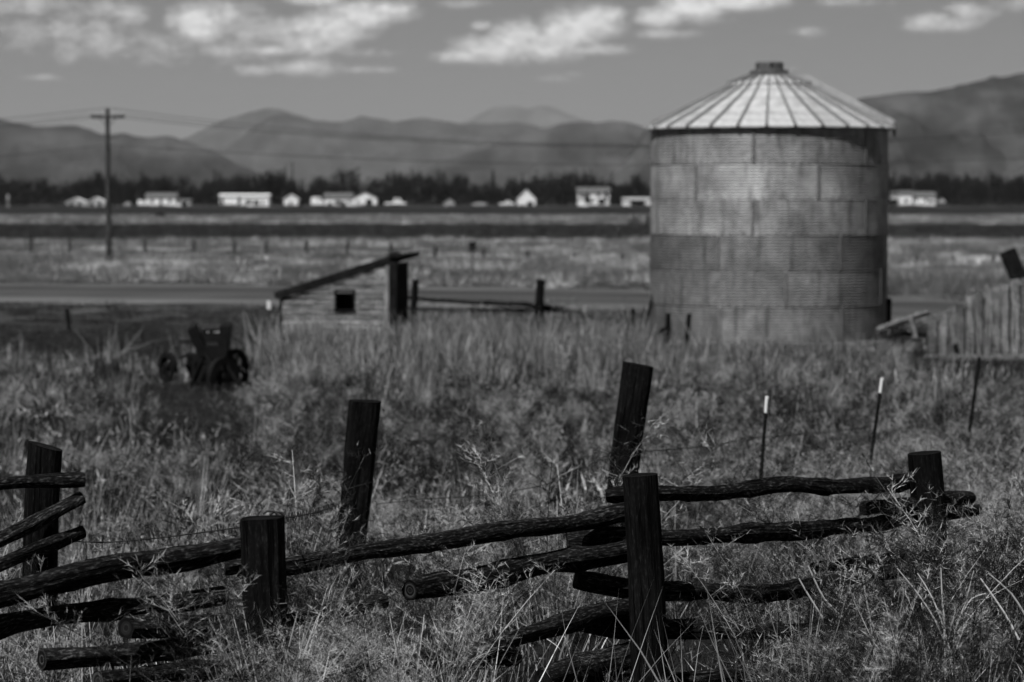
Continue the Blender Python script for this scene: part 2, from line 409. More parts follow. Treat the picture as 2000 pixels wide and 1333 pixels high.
def hill_mat(name, lo, hi, s):
    m, nt, b = newmat(name)
    g = N(nt, 'ShaderNodeNewGeometry')
    mp = N(nt, 'ShaderNodeMapping'); mp.inputs['Scale'].default_value = (1, .6, 1.6); nt.links.new(g.outputs['Position'], mp.inputs[0])
    n = N(nt, 'ShaderNodeTexNoise'); n.inputs['Scale'].default_value = s; n.inputs['Detail'].default_value = 6; n.inputs['Roughness'].default_value = .6
    nt.links.new(mp.outputs[0], n.inputs['Vector'])
    grey(nt, b, ramp(nt, n.outputs['Fac'], [(.36, lo), (.5, (lo*2+hi)/3), (.68, hi)]))
    b.inputs['Roughness'].default_value = 1; b.inputs['Specular IOR Level'].default_value = 0
hill_mat('hill_near', .022, .10, .007)
hill_mat('hill_far', .012, .085, .0035)
hill_mat('hill_snow', .05, .25, .0012)

# ------------------------------------------------------------------ ground, road, hills, haze
def grid_mesh(name, xs, ys, zf, m, smooth=True):
    XX, YY = np.meshgrid(xs, ys); ZZ = zf(XX, YY); nx, ny = len(xs), len(ys)
    v = np.stack([XX, YY, ZZ], -1).reshape(-1, 3)
    i = np.arange(nx*ny).reshape(ny, nx); f = np.stack([i[:-1, :-1], i[:-1, 1:], i[1:, 1:], i[1:, :-1]], -1).reshape(-1, 4)
    me = bpy.data.meshes.new(name); me.from_pydata(v.tolist(), [], f.tolist())
    if smooth: me.shade_smooth()
    me.materials.append(MATS[m]); me.update(); return me
xs = np.concatenate([-np.geomspace(60, 52000, 22)[::-1], np.linspace(-55, 55, 111), np.geomspace(60, 52000, 22)])
ys = np.concatenate([-np.geomspace(40, 52000, 10)[::-1], np.linspace(-30, 8, 12), np.linspace(9, 70, 150), np.linspace(71, 130, 90), np.geomspace(133, 52000, 60)])
tag(ob('ground', grid_mesh('ground', xs, ys, lambda x, y: hgt(x, y), 'earth')), 'dry field and farmland reaching to the hills', None, kind='structure')

rx = np.linspace(-70, 60, 80); W = [-6.2, -5.6, -4.4, -3, -1.5, 0, 1.5, 3, 4.4, 5.6, 6.2]
rv = []; rf = []
for i, x in enumerate(rx):
    for j, w in enumerate(W):
        y = 99.5+w*1.05+float(road_shift(x)); z = float(hgt(np.array(x), np.array(y)))+.06*(1-(abs(w)/6.2)**2)+.015
        rv.append((x, y, z))
for i in range(len(rx)-1):
    for j in range(len(W)-1):
        a = i*len(W)+j; rf.append((a, a+len(W), a+len(W)+1, a+1))
me = bpy.data.meshes.new('road'); me.from_pydata(rv, [], [tuple(reversed(f)) for f in rf]); me.shade_smooth(); me.materials.append(MATS['gravel']); aa = me.attributes.new('across', 'FLOAT', 'POINT'); aa.data.foreach_set('value', np.tile(np.array([(w+6.2)/12.4 for w in W], dtype=np.float32), len(rx)))
tag(ob('road', me), 'pale gravel road crossing behind the shed and the grain bin', None, kind='structure')

def ridge(name, label, d, prof, m, wfac=2.4, rough=.10, seed=1, step=5):
    px = np.arange(prof[0][0], prof[-1][0]+1, step); py = np.interp(px, [p[0] for p in prof], [p[1] for p in prof])
    k = np.ones(7)/7; py2 = np.convolve(np.pad(py, 3, 'edge'), k, 'valid'); py = py2+(fbm(px/22., px*0+seed, seed, 4)-.47)*7
    H = np.maximum((HOR-py)/FPX*d+EYE, 2); Hm = H.max()
    T = np.concatenate([np.linspace(-1, 0, 26), np.linspace(.06, 1, 9)])
    Wd = Hm*wfac
    xx = (px-1000)/FPX*d
    V = np.zeros((len(T), len(px), 3))
    for i, t in enumerate(T):
        sh = (1-abs(t))**1.15
        nz_ = fbm(xx/(Hm*.8)+9, xx*0+t*Wd/(Hm*.9)+seed, seed, 5)
        rr = 1-2*np.abs(nz_-.48)*2
        z = H*sh+Hm*rough*(rr-.6)*np.sin(math.pi*min(1, abs(t)*1.0))*(1 if t < 0 else .3)*1.6
        V[i, :, 0] = xx*(1+t*Wd/d*.0); V[i, :, 1] = d+t*Wd; V[i, :, 2] = np.maximum(z, -5)
        if abs(t) == 1: V[i, :, 2] = -5
    n = len(px); idx = np.arange(len(T)*n).reshape(len(T), n)
    f = np.stack([idx[:-1, :-1], idx[:-1, 1:], idx[1:, 1:], idx[1:, :-1]], -1).reshape(-1, 4)
    me = bpy.data.meshes.new(name); me.from_pydata(V.reshape(-1, 3).tolist(), [], f.tolist()); me.shade_smooth(); me.materials.append(MATS[m])
    tag(ob(name, me), label, None, kind='structure')
ridge('hill', 'bare near hill rising behind the grain bin at right', 4600, [(1150,395),(1230,300),(1262,246),(1300,225),(1400,215),(1560,214),(1620,206),(1690,193),(1745,184),(1800,181),(1860,172),(1900,160),(1940,152),(2000,145),(2080,132),(2200,128),(2400,200),(2600,395)], 'hill_near', seed=4, rough=.2)
ridge('hill', 'dark wooded hill at the left edge', 9000, [(-600,395),(-400,300),(-200,240),(-60,226),(0,232),(40,240),(75,249),(100,247),(130,243),(165,250),(200,262),(250,263),(290,270),(330,264),(370,278),(410,292),(450,312),(500,335),(560,360),(640,395)], 'hill_far', seed=7, rough=.15)
ridge('hill', 'dark middle hill left of the grain bin', 12500, [(720,395),(780,345),(850,318),(900,305),(950,290),(1000,270),(1050,256),(1090,242),(1130,240),(1170,239),(1200,237),(1250,246),(1330,262),(1420,300),(1560,395)], 'hill_far', seed=9, rough=.15)
ridge('mountain', 'hazy mountain range in the middle distance', 22500, [(330,395),(400,315),(440,290),(480,265),(515,236),(545,222),(570,226),(600,232),(640,240),(680,236),(710,226),(745,236),(780,240),(830,230),(870,240),(930,243),(1000,240),(1060,250),(1150,262),(1300,300),(1500,395)], 'hill_far', seed=12, rough=.15)
ridge('mountain', 'paler mountain peak behind the range at left', 30000, [(230,395),(300,320),(360,270),(430,240),(470,226),(500,216),(530,211),(560,218),(600,232),(660,260),(760,395)], 'hill_far', seed=15, rough=.06)
ridge('mountain', 'faint far snow-streaked mountain beyond the ranges', 38000, [(780,395),(850,265),(900,240),(930,228),(955,214),(980,205),(1010,208),(1035,218),(1060,204),(1085,212),(1110,224),(1140,236),(1200,262),(1300,300),(1450,395)], 'hill_snow', seed=18, rough=.08)

hm = bpy.data.materials.new('haze_air'); hm.use_nodes = True; hm.node_tree.nodes.clear()
ho = N(hm.node_tree, 'ShaderNodeOutputMaterial'); hv = N(hm.node_tree, 'ShaderNodeVolumePrincipled')
hv.inputs['Color'].default_value = (.70, .70, .70, 1); hv.inputs['Density'].default_value = 2.6e-5; hv.inputs['Anisotropy'].default_value = 0.0
hm.node_tree.links.new(hv.outputs[0], ho.inputs['Volume']); MATS['haze_air'] = hm
HB = MB().box((0, 0, (HAZE_TOP-7)/2), (112000, 112000, HAZE_TOP+7)); hz = HB.build('haze', 'haze_air')
tag(hz, 'thin pale haze in the air over the plain', None, kind='stuff')

# ------------------------------------------------------------------ grain bin
BX, BY, BR = xat(1501, 66.0), 66.0, 2.744
BG = float(hgt(np.array(BX), np.array(BY)))-.02
bin_ = thing('grain_bin', 'round corrugated steel grain bin with ribbed conical roof and capped vent', 'grain bin', (BX, BY, BG))
NR = 6; Z0 = .33-BG; RH = (5.12-.33)/NR
def sheet_mesh():
    mb = MB(); na = 20; pitch = RH/12; nz_ = 12*6
    V = []; U = []; F = []
    for i in range(na+1):
        th = math.radians(-.6+61.0*i/na); lap = .006 if i == 0 else 0
        for j in range(nz_+1):
            z = (RH+.02)*j/nz_; r = BR+.0052*math.cos(2*math.pi*z/pitch)+lap-.008*(j/nz_)
            V.append((r*math.cos(th), r*math.sin(th), z)); U.append((r*th, z))
    w = nz_+1
    for i in range(na):
        for j in range(nz_): F.append((i*w+j, (i+1)*w+j, (i+1)*w+j+1, i*w+j+1))
    return mb.add(V, F, U).mesh('sheet', 'bin_sheet', True)
def dome(mb, p, n, r):
    n = Vector(n).normalized(); a = n.cross(Vector((0, 0, 1))).normalized(); b2 = n.cross(a); p = Vector(p)
    V = [p+(a*math.cos(k*math.pi/3)+b2*math.sin(k*math.pi/3))*r for k in range(6)]+[p+n*r*.7]
    mb.add(V, [(k, (k+1) % 6, 6) for k in range(6)])
shm = sheet_mesh()
bm_ = MB(); rr = BR+.009
for k in range(16):
    th = R(2+60*(k+.5)/16); dome(bm_, (rr*math.cos(th), rr*math.sin(th), .03), (math.cos(th), math.sin(th), 0), .016)
for k in range(7):
    for dth in (.25, 1.15):
        th = R(dth); z = .06+k*(RH-.1)/6.5; dome(bm_, ((rr+.007)*math.cos(th), (rr+.007)*math.sin(th), z), (math.cos(th), math.sin(th), 0), .015)
boltm = bm_.mesh('bolt_row', 'bolt_metal')
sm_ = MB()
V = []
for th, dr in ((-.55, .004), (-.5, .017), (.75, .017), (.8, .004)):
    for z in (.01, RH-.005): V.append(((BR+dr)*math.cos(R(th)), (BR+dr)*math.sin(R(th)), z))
sm_.add(V, [(0, 2, 3, 1), (2, 4, 5, 3), (4, 6, 7, 5)]); seamm = sm_.mesh('lap_shade', 'rib_metal')  # dark strip stands in for the shadow line at lap and bolts
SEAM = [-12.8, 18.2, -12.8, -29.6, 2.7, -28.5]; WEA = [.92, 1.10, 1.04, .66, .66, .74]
for ri in range(NR):
    z = Z0+RH*(NR-1-ri)
    for k in range(6):
        # azimuth of a seam as seen from the camera (0 = towards the camera, + = right)
        th = -90+SEAM[ri]+60*k
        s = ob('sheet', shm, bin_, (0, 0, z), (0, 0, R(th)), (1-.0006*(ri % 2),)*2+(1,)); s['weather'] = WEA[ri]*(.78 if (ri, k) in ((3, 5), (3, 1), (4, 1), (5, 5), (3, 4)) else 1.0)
        b_ = ob('bolt_row', boltm, s); b_['kind'] = 'stuff'
        ob('lap_shade', seamm, s)
MB().lathe([(BR+.10, -.25), (BR+.10, Z0-.06), (BR+.06, Z0-.02), (BR-.05, Z0+.0)], 64).build('foundation', 'concrete', bin_, True)
# roof
ER, EZ = BR+.10, 5.165-BG; CR, CZ = .90, 6.15-BG
NP = 28
def wedge(r0, z0, r1, z1, half, drop=.03):
    mb = MB(); c, s_ = math.cos(half), math.sin(half); V = []; U = []
    for i in range(5):
        t = i/4; r = r0+(r1-r0)*t; z = z0+(z1-z0)*t
        for j in range(5):
            a = half*(-1+2*j/4); bow = .012*math.sin(math.pi*j/4)*(1-t*.5)
            V.append((r*math.cos(a), r*math.sin(a), z-bow)); U.append((a*r, t*2))
    F = [(i*5+j, i*5+j+1, i*5+j+6, i*5+j+5) for i in range(4) for j in range(4)]
    mb.add(V, F, U)
    lip = [(r0*math.cos(half*(-1+2*j/4)), r0*math.sin(half*(-1+2*j/4)), z0-(.012*math.sin(math.pi*j/4))-q) for q in (0, drop) for j in range(5)]
    mb.add(lip, [(j+1, j, j+5, j+6) for j in range(4)])
    return mb
wm = wedge(ER, EZ, CR, CZ+.0, math.pi/NP).mesh('roof_panel', 'roof_metal', False)
rb = MB(); h = .045
def ribm(r0, z0, r1, z1, w0, w1, h):
    mb = MB(); dx = r1-r0; dz = z1-z0; L = math.hypot(dx, dz); nx, nz_ = -dz/L*-1, -dx/L
    nx, nz_ = (dz/L, -dx/L); V = []
    for r, z, w in ((r0, z0, w0), (r1, z1, w1)):
        V += [(r, -w, z-.01), (r+nx*h, -w*.55, z+nz_*h), (r+nx*h, w*.55, z+nz_*h), (r, w, z-.01)]
    mb.add(V, [(0, 4, 5, 1), (1, 5, 6, 2), (2, 6, 7, 3), (0, 1, 2, 3), (4, 7, 6, 5)]); return mb
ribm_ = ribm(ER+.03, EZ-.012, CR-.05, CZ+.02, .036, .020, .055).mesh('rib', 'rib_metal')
for k in range(NP):
    a = R(-90-6.3+360/NP*(k+.5)); p = ob('roof_panel', wm, bin_, (0, 0, 0), (0, 0, a))
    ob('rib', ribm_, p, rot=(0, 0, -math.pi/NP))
up = wedge(CR+.05, CZ+.055, .42, CZ+.235, math.pi/NP, .05).mesh('cap_panel', 'roof_metal')
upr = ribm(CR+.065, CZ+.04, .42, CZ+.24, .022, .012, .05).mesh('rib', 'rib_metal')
for k in range(NP):
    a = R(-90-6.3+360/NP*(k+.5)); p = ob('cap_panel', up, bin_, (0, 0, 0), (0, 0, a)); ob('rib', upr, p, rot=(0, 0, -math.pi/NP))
MB().lathe([(CR-.06, CZ-.06), (CR+.0, CZ-.02), (CR+.0, CZ+.05), (CR-.06, CZ+.06)], 56).build('roof_collar', 'cap_metal', bin_)  # collar kept dark: shadow ring under the upper cone put into its colour
MB().lathe([(.44, CZ+.17), (.455, CZ+.33), (.42, CZ+.35), (.33, CZ+.35)], 40).build('vent_base', 'cap_metal', bin_)
vc = MB().lathe([(.325, CZ+.33), (.325, CZ+.51), (.30, CZ+.535), (.0, CZ+.55)], 40).build('vent_cap', 'cap_metal', bin_)
MB().box((.02, -.322, CZ+.46), (.05, .02, .12)).build('slot', 'dark_void', vc)
MB().lathe([(ER-.02, EZ-.03), (BR-.02, EZ-.07), (BR-.02, EZ-.14)], 64).build('eave_flange', 'rib_metal', bin_)
# roof ladder strip up the right-hand slope
lad = MB(); a = R(6)
d0 = Vector((math.cos(a), math.sin(a), 0))
def onroof(t, up_): 
    r = ER+(CR-.45-ER)*t; return d0*r+Vector((0, 0, EZ+(CZ-EZ)/(ER-CR)*(ER-r)+up_))
lad = MB()
for o in (-.17, .17):
    off = Vector((-d0.y, d0.x, 0))*o
    lad.bar(onroof(-.02, .13)+off, onroof(1, .13)+off, .035, .17)
lad.build('roof_ladder_rail', 'roof_metal', bin_)
for k in range(8):
    t = .05+k*.125; off = Vector((-d0.y, d0.x, 0))*.16
    MB().bar(onroof(t, .11)-off, onroof(t, .11)+off, .04, .03).build('ladder_rung', 'rib_metal', bin_)
br = MB(); e = onroof(-.02, .0); br.box(e+Vector((.03, -.05, .05)), (.10, .12, .16)); br.box(e+Vector((.06, -.04, -.10)), (.05, .06, .14))
br.build('ladder_bracket', 'rust_iron', bin_)
# unloading spout box low on the shaded side
sp = MB(); sp.box((BR*math.cos(R(-8))-.05, BR*math.sin(R(-8)), Z0+.60), (.22, .5, .62)); sp.build('spout_box', 'rust_iron', bin_)

# ------------------------------------------------------------------ log rail fence in front
fence = thing('log_fence', 'dark weathered log rail fence with four stout posts in the foreground', 'fence', (0, 14, float(hgt(np.array(0.), np.array(14.)))))
def fpart(name, mb, m, smooth=True, parent=fence):
    base = Vector(parent.location); mb.v = [tuple(Vector(v)-base) for v in mb.v]
    return mb.build(name, m, parent, smooth)
def post_log(parent, tx, ty, bx, by, d, wpx, m='post_wood', sq=0.0, seed=0, deep=.4, top_tilt=0.0, wb=None):
    p1 = at(tx, ty, d); p0 = at(bx, by, d)
    dirn = (p0-p1).normalized(); g = float(hgt(np.array(p0.x), np.array(d)))-deep
    p0 = p1+dirn*((p1.z-g)/max(.2, -dirn.z))
    r = wpx/2/FPX*d; rb_ = (wb or wpx*1.05)/2/FPX*d
    pts = []; rad = []
    n = max(8, int((p1-p0).length/.07))
    for i in range(n+1):
        t = i/n; q = p0.lerp(p1, t)+Vector((.008*math.sin(t*5+seed), .008*math.cos(t*4+seed), 0)); pts.append(q); rad.append(rb_+(r-rb_)*t)
    mb = MB().tube(pts, rad, 22, True, sq, .045, seed)
    if top_tilt:
        zt = p1.z
        mb.v = [(v[0], v[1], v[2]+top_tilt*(v[0]-p1.x)*max(0, 1-(zt-v[2])/.15) if v[2] > zt-.15 else v[2]) for v in mb.v]
    return fpart('post', mb, m, False, parent), p1
PA, _ = post_log(fence, 90, 872, 82, 1075, 15.0, 69, seed=1, top_tilt=-.22)
PB, _ = post_log(fence, 509, 1012, 517, 1140, 12.4, 82, seed=2, sq=.55)
PC, _ = post_log(fence, 1247, 928, 1274, 1330, 13.9, 68, seed=3, wb=74)
PD, _ = post_log(fence, 1804, 885, 1812, 1010, 16.0, 65, seed=4)
def rail(pts, m='rail_wood', seed=0, noise=.10, parent=fence, name='rail'):
    """pts: (px, py, distance, thickness in photo pixels)"""
    P, Rd = smoothpath([(at(x, y, d), w/2/FPX*d) for x, y, d, w in pts], .045)
    rg = np.random.default_rng(seed+900); r0 = Rd[len(Rd)//2]; L = np.arange(len(P))*.045; k = [rg.uniform(0, 6.28) for _ in range(6)]; knots = rg.uniform(0, L[-1]+.1, max(1, int(L[-1]/.5)))
    for i, l in enumerate(L):
        P[i] = P[i]+Vector((0, .25*r0*math.sin(l*2.6+k[0]), r0*(.16*math.sin(l*3.4+k[1])+.12*math.sin(l*7.1+k[2]))))
        Rd[i] *= 1+.07*math.sin(l*5+k[3])+.05*math.sin(l*13+k[4])+sum(.16*math.exp(-((l-q)/.045)**2) for q in knots)
    return fpart(name, MB().tube(P, Rd, 16, True, 0, noise*1.25, seed), m, False, parent)
# left bay, rail ends lashed across the first post
rail([(-160,958,14.3,27),(-40,950,14.5,28),(60,942,14.75,27),(165,934,14.85,29)], seed=11)
rail([(-160,1130,14.2,26),(-20,1062,14.5,28),(80,1012,14.7,29),(160,972,14.85,24)], seed=12)
rail([(-80,1148,14.4,26),(20,1098,14.5,27),(90,1068,14.7,28),(160,1038,14.9,26)], seed=13)
# from the left edge to the square post
rail([(-160,1200,11.8,54),(-20,1168,11.9,56),(140,1130,12.1,52),(300,1096,12.4,50),(400,1078,12.5,48),(500,1062,12.6,46)], seed=14)
rail([(-90,1248,11.8,40),(40,1218,12.0,42),(180,1196,12.2,40),(350,1172,12.5,36),(440,1160,12.6,34)], seed=15)
rail([(245,1224,11.9,44),(320,1222,12.1,44),(410,1222,12.35,38),(520,1214,12.6,34)], seed=16)
rail([(80,1290,11.8,40),(150,1282,11.9,42),(300,1268,12.15,42),(450,1256,12.45,38)], seed=17)
rail([(190,1330,11.8,36),(340,1318,12.1,40),(480,1308,12.5,40)], seed=18)
# square post to the tall middle post
rail([(440,1103,12.7,30),(560,1104,12.75,34),(690,1086,12.9,34),(850,1060,13.3,33),(1000,1034,13.6,33),(1120,1018,13.95,33),(1240,998,14.15,32)], seed=19)
rail([(560,1215,12.75,32),(640,1196,12.85,33),(752,1172,13.0,30)], seed=20)
rail([(800,1160,13.1,40),(900,1136,13.4,46),(1000,1112,13.6,48),(1110,1094,13.9,46),(1250,1072,14.15,42)], seed=21)
rail([(930,1268,13.2,26),(1000,1250,13.5,32),(1100,1220,13.8,38),(1170,1196,13.95,36),(1250,1178,14.15,34)], seed=22)
rail([(540,1306,12.7,34),(700,1298,12.9,36),(860,1294,13.2,34),(1010,1282,13.5,30)], seed=23)
rail([(1060,1326,13.4,40),(1130,1304,13.7,50),(1180,1290,13.9,50),(1260,1268,14.15,46)], seed=24)
# middle post to the right-hand post, ends showing past the middle post
rail([(1184,968,14.2,26),(1210,966,14.2,34),(1300,962,14.25,30),(1420,960,14.6,33),(1540,950,15.0,31),(1660,950,15.5,32),(1740,942,15.9,30),(1800,934,16.2,26)], seed=25)
rail([(1108,1056,14.1,40),(1160,1052,14.12,38),(1240,1046,14.18,34),(1340,1046,14.35,30),(1480,1044,14.8,33),(1600,1034,15.2,32),(1700,1022,15.7,30),(1800,1004,16.2,28)], seed=26)
rail([(1124,1136,14.05,30),(1160,1142,14.08,36),(1240,1152,14.16,38),(1350,1156,14.3,36),(1460,1158,14.6,36),(1570,1146,15.0,32),(1690,1126,15.4,28),(1800,1108,15.9,28)], seed=27)
rail([(1108,1226,14.05,18),(1140,1224,14.08,34),(1250,1228,14.17,40),(1380,1226,14.3,40),(1480,1234,14.5,34),(1560,1232,14.8,30),(1660,1214,15.1,28)], seed=28)
rail([(1100,1334,13.85,30),(1300,1330,14.1,34),(1420,1318,14.3,36),(1500,1306,14.5,34),(1620,1290,14.9,32)], seed=29)
rail([(1688,994,15.75,32),(1760,990,15.9,32),(1830,982,16.2,32),(1892,975,16.5,31)], seed=30)
rail([(1780,1008,16.2,22),(1860,1000,16.3,26),(1910,994,16.4,24)], seed=31)
rail([(1820,1128,15.8,32),(1920,1118,16.0,34),(2040,1108,16.4,34)], seed=32)
rail([(1590,1110,15.3,22),(1690,1098,15.6,24),(1820,1080,16.1,24)], seed=33)
# bent nails / staples
for px, py, d in ((527, 1004, 12.34), (540, 1006, 12.36)):
    p = at(px, py, d); fpart('staple', MB().tube([p+Vector((-.03, 0, 0)), p+Vector((-.01, 0, .012)), p+Vector((.02, 0, .01)), p+Vector((.035, 0, -.005))], .005, 6), 'wire_steel', True)

# barbed wire line behind it, on two leaning posts
wf = thing('wire_fence', 'pair of dark leaning posts strung with sagging barbed wire', 'fence', (0, 20, float(hgt(np.array(0.), np.array(20.)))))
post_log(wf, 714, 783, 690, 1000, 20.0, 62, seed=5, sq=.35, wb=54, top_tilt=.05)
post_log(wf, 1248, 712, 1222, 890, 20.6, 60, seed=6, sq=.35, wb=56, top_tilt=-.04)
def wire(pts, r=.0035, parent=wf, barbs=True, name='barbed_wire', m='wire_steel'):
    P, Rd = smoothpath([(at(x, y, d), r) for x, y, d in pts], .15)
    mb = MB().tube(P, Rd, 5, False)
    if barbs:
        for p in P[::1]:
            v = Vector((random.uniform(-.3, .3), random.uniform(-.3, .3), 1)).normalized()*.022; mb.tube([p-v, p+v], .0022, 4, False)
    return fpart(name, mb, m, False, parent)
wire([(130,1056,15.2),(200,1060,15.0),(300,1052,14.5),(400,1040,13.6),(470,1030,12.6)])
wire([(735,985,20),(830,975,20),(960,966,20.2),(1100,936,20.4),(1215,870,20.6)])
wire([(725,1052,20),(830,1045,20),(1000,1030,20.3),(1215,960,20.6)])
wire([(555,1012,12.5),(620,1000,15),(690,975,20)])
wire([(1260,882,20.6),(1380,872,21.5),(1470,856,22.3),(1600,846,23.5),(1700,834,24.6)])

# steel stakes with white-painted tips
def tstake(tx, ty, bx, by, d, label, white=True, wpx=6.5):
    p1 = at(tx, ty, d); pb = at(bx, by, d); dirn = (pb-p1).normalized(); g = float(hgt(np.array(pb.x), np.array(d)))-.15
    p0 = p1+dirn*((p1.z-g)/-dirn.z)
    t = thing('steel_stake', label, 'stake', p0); base = Vector(p0); w = wpx/FPX*d
    mb = MB()
    pm = p1.lerp(p0, .09)
    lo_, hi_ = (p0, pm) if white else (p0, p1)
    mb.bar(lo_-base, hi_-base, w, .006); mb.bar(lo_-base+Vector((0, -.018, 0)), hi_-base+Vector((0, -.018, 0)), .007, .035)
    for k in range(12):
        q = (lo_-base).lerp(hi_-base, k/12); mb.box(q+Vector((0, -.03, 0)), (.014, .02, .014))
    mb.build('shaft', 'rust_iron', t)
    if white:
        MB().bar(pm-base, p1-base, w, .007).bar(pm-base+Vector((0, -.018, 0)), p1-base+Vector((0, -.018, 0)), .008, .036).build('painted_tip', 'pale_paint', t)
tstake(1498, 774, 1490, 880, 22.4, 'thin steel stake with white tip just right of the tall leaning post')
tstake(1723, 738, 1713, 810, 25.5, 'thin steel stake with white tip in front of the right side of the bin')
tstake(1913, 698, 1902, 780, 29, 'bare dark steel stake standing below the grey plank wall', False)

# ------------------------------------------------------------------ shed
SD = 70.0; S0 = at(549, 665, SD); sx_ = FPX/SD
shed = thing('shed', 'small weathered plank shed with lean-to roof and square dark window', 'shed', (S0.x, SD, float(hgt(np.array(S0.x), np.array(SD)))-.02), R(-9))
GW = 2.72; HL = 1.08; HR = 1.93; DP = 2.3     # front width, low and high eave, depth
SZ = shed.location.z
ph = .125; n = int(HR/ph)+1
wx0, wx1, wz0, wz1 = 1.38, 1.84, .74, 1.24
def topat(x): return HL+(HR-HL)*x/GW
for k in range(n):
    z0, z1 = k*ph+.02, (k+1)*ph+.008+random.uniform(-.006, .004)
    segs = [(0.02, GW-.1)]
    if z1 > wz0+.02 and z0 < wz1-.02: segs = [(0.02, wx0), (wx1, GW-.1)]
    for a, b2 in segs:
        xs0 = a
        if z0 > HL: xs0 = max(a, (z0-HL)/(HR-HL)*GW)
        if xs0 > b2-.1: continue
        tl = min(z1, topat(xs0)); tr = min(z1, topat(b2)); j = random.uniform(-.006, .006)
        y0 = -.018+j; y1 = -.002+j; dz = random.uniform(-.008, .008)
        V = [(xs0, y0, z0), (b2, y0, z0+dz), (b2, y1, tr-.004+dz), (xs0, y1, tl-.004), (xs0, .03, z0), (b2, .03, z0+dz), (b2, .03, tr-.004+dz), (xs0, .03, tl-.004)]
        xm = None
        if z1 > HL and z0 < topat(b2):
            pass
        U = [(v[2]+k*.37, v[0]) for v in V]
        MB().add(V, [(0, 1, 2, 3), (0, 3, 7, 4), (1, 5, 6, 2), (3, 2, 6, 7), (0, 4, 5, 1), (4, 7, 6, 5)], U).build('plank', 'siding_wood', shed)
fr = thing_w = MB()
for c, d_ in (((wx0, -.03, (wz0+wz1)/2), (.05, .03, wz1-wz0)), ((wx1, -.03, (wz0+wz1)/2), (.05, .03, wz1-wz0)), (((wx0+wx1)/2, -.032, wz0), (.54, .04, .05)), (((wx0+wx1)/2, -.032, wz1), (.54, .035, .04))): fr.box(c, d_)
fr.build('window_frame', 'dark_wood', shed)
MB().box((GW-.05, -.03, HR/2-.04), (.10, .07, HR-.14)).build('corner_post', 'siding_wood', shed)
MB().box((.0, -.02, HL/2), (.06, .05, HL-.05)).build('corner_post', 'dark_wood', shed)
for k in range(11):      # right-hand side boards, upright, their shade put into the dark wood colour
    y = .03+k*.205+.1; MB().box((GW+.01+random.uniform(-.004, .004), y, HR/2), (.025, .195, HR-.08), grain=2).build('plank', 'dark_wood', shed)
for k in range(9):
    y = .03+k*.25+.12; MB().box((.0, y, HL/2), (.025, .24, HL-.06), grain=2).build('plank', 'siding_wood', shed)
MB().box((GW/2, DP+.02, HL/2), (GW, .03, HL)).build('rear_wall', 'dark_wood', shed)
MB().box((GW/2, DP/2, .02), (GW-.1, DP-.1, .03)).build('floor', 'dark_wood', shed)
sl_ = (HR-HL)/GW; ang = math.atan(sl_)
roof = MB()
rotY = Matrix.Rotation(-ang, 3, 'Y')
for k in range(10):
    y = .10+k*.255; MB().box((GW/2+.06, y, topat(GW/2+.06)+.075+random.uniform(-.008, .008)), ((GW+.42)/math.cos(ang), .27, .10), rotY).build('roof_board', 'dark_wood', shed)
MB().box((GW/2+.06, -.05, topat(GW/2+.06)+.05), ((GW+.40)/math.cos(ang), .035, .19), rotY).build('fascia_board', 'dark_wood', shed)
MB().tube([(GW+.02, -.12, HR+.12), (GW+.20, -.12, HR+.16), (GW+.36, -.11, HR+.14)], [.09, .10, .075], 10, True, 0, .1).build('roof_beam_end', 'dark_wood', shed)
MB().box((GW+.14, -.16, HR/2+.02), (.2, .24, HR-.02)).build('door_post', 'dark_wood', shed)
MB().box((GW*.32, -.08, .12), (1.6, .06, .04)).build('sill_board', 'board_wood', shed)

# rails and posts behind the shed, running towards the bin
cf = thing('corral_fence', 'low old rail fence running from the shed towards the bin', 'fence', (at(930, 640, 74).x, 74, float(hgt(np.array(0.), np.array(74.)))))
post_log(cf, 812, 546, 808, 610, 73, 13, 'post_wood', seed=51)
post_log(cf, 1056, 546, 1053, 628, 73.5, 17, 'post_wood', seed=52)
for pts in ([(790,580,73,8),(860,588,73.2,8),(950,592,73.4,8),(1050,598,73.7,9),(1100,603,73.8,8)],
            [(790,603,73,7),(900,606,73.2,7),(1050,606,73.8,8),(1100,610,73.9,7),(1150,622,74,8)],
            [(1090,602,74,8),(1140,616,74,9),(1190,630,74,9),(1240,634,74,8)],
            [(1080,620,74,7),(1150,622,74,8),(1220,624,74,10),(1275,615,74,9)],
            [(1190,634,72,9),(1230,630,72,12),(1275,622,72,10)],
            [(1195,640,71,6),(1240,646,71,7),(1290,650,70,6)]):
    rail(pts, 'rail_wood', seed=random.randint(60, 99), noise=.12, parent=cf)
for k, (tx, ty, bx, by, d, w, lab) in enumerate([(1237,603,1236,650,64,8,'short dark stake left of the bin with a rail pile behind'), (1306,612,1303,690,60,10,'upright dark stake in front of the lower left side of the bin'), (1347,613,1340,682,60,9,'slanting dark stake in front of the bin, nearest its middle')]):
    p = at(bx, by, d); t = thing('wooden_stake', lab, 'stake', (p.x, p.y, float(hgt(np.array(p.x), np.array(p.y)))))
    post_log(t, tx, ty, bx, by, d, w, 'post_wood', seed=80+k)
br_ = thing('leaning_brace', 'dark bent branch propped against the stake beside the bin', 'branch', at(1275, 665, 60))
rail([(1262,668,60,6),(1285,650,60,8),(1305,640,60,8)], 'post_wood', 91, .2, br_, 'branch')
rail([(1296,640,60,7),(1298,660,60,8),(1294,690,60,7)], 'post_wood', 92, .2, br_, 'branch')
lp = thing('leaning_pole', 'thin dark pole leaning on the left edge of the bin', 'pole', at(1262, 632, 65.5))
rail([(1277,575,65.6,6),(1270,600,65.5,6),(1260,640,65.4,6)], 'post_wood', 93, .1, lp, 'pole')

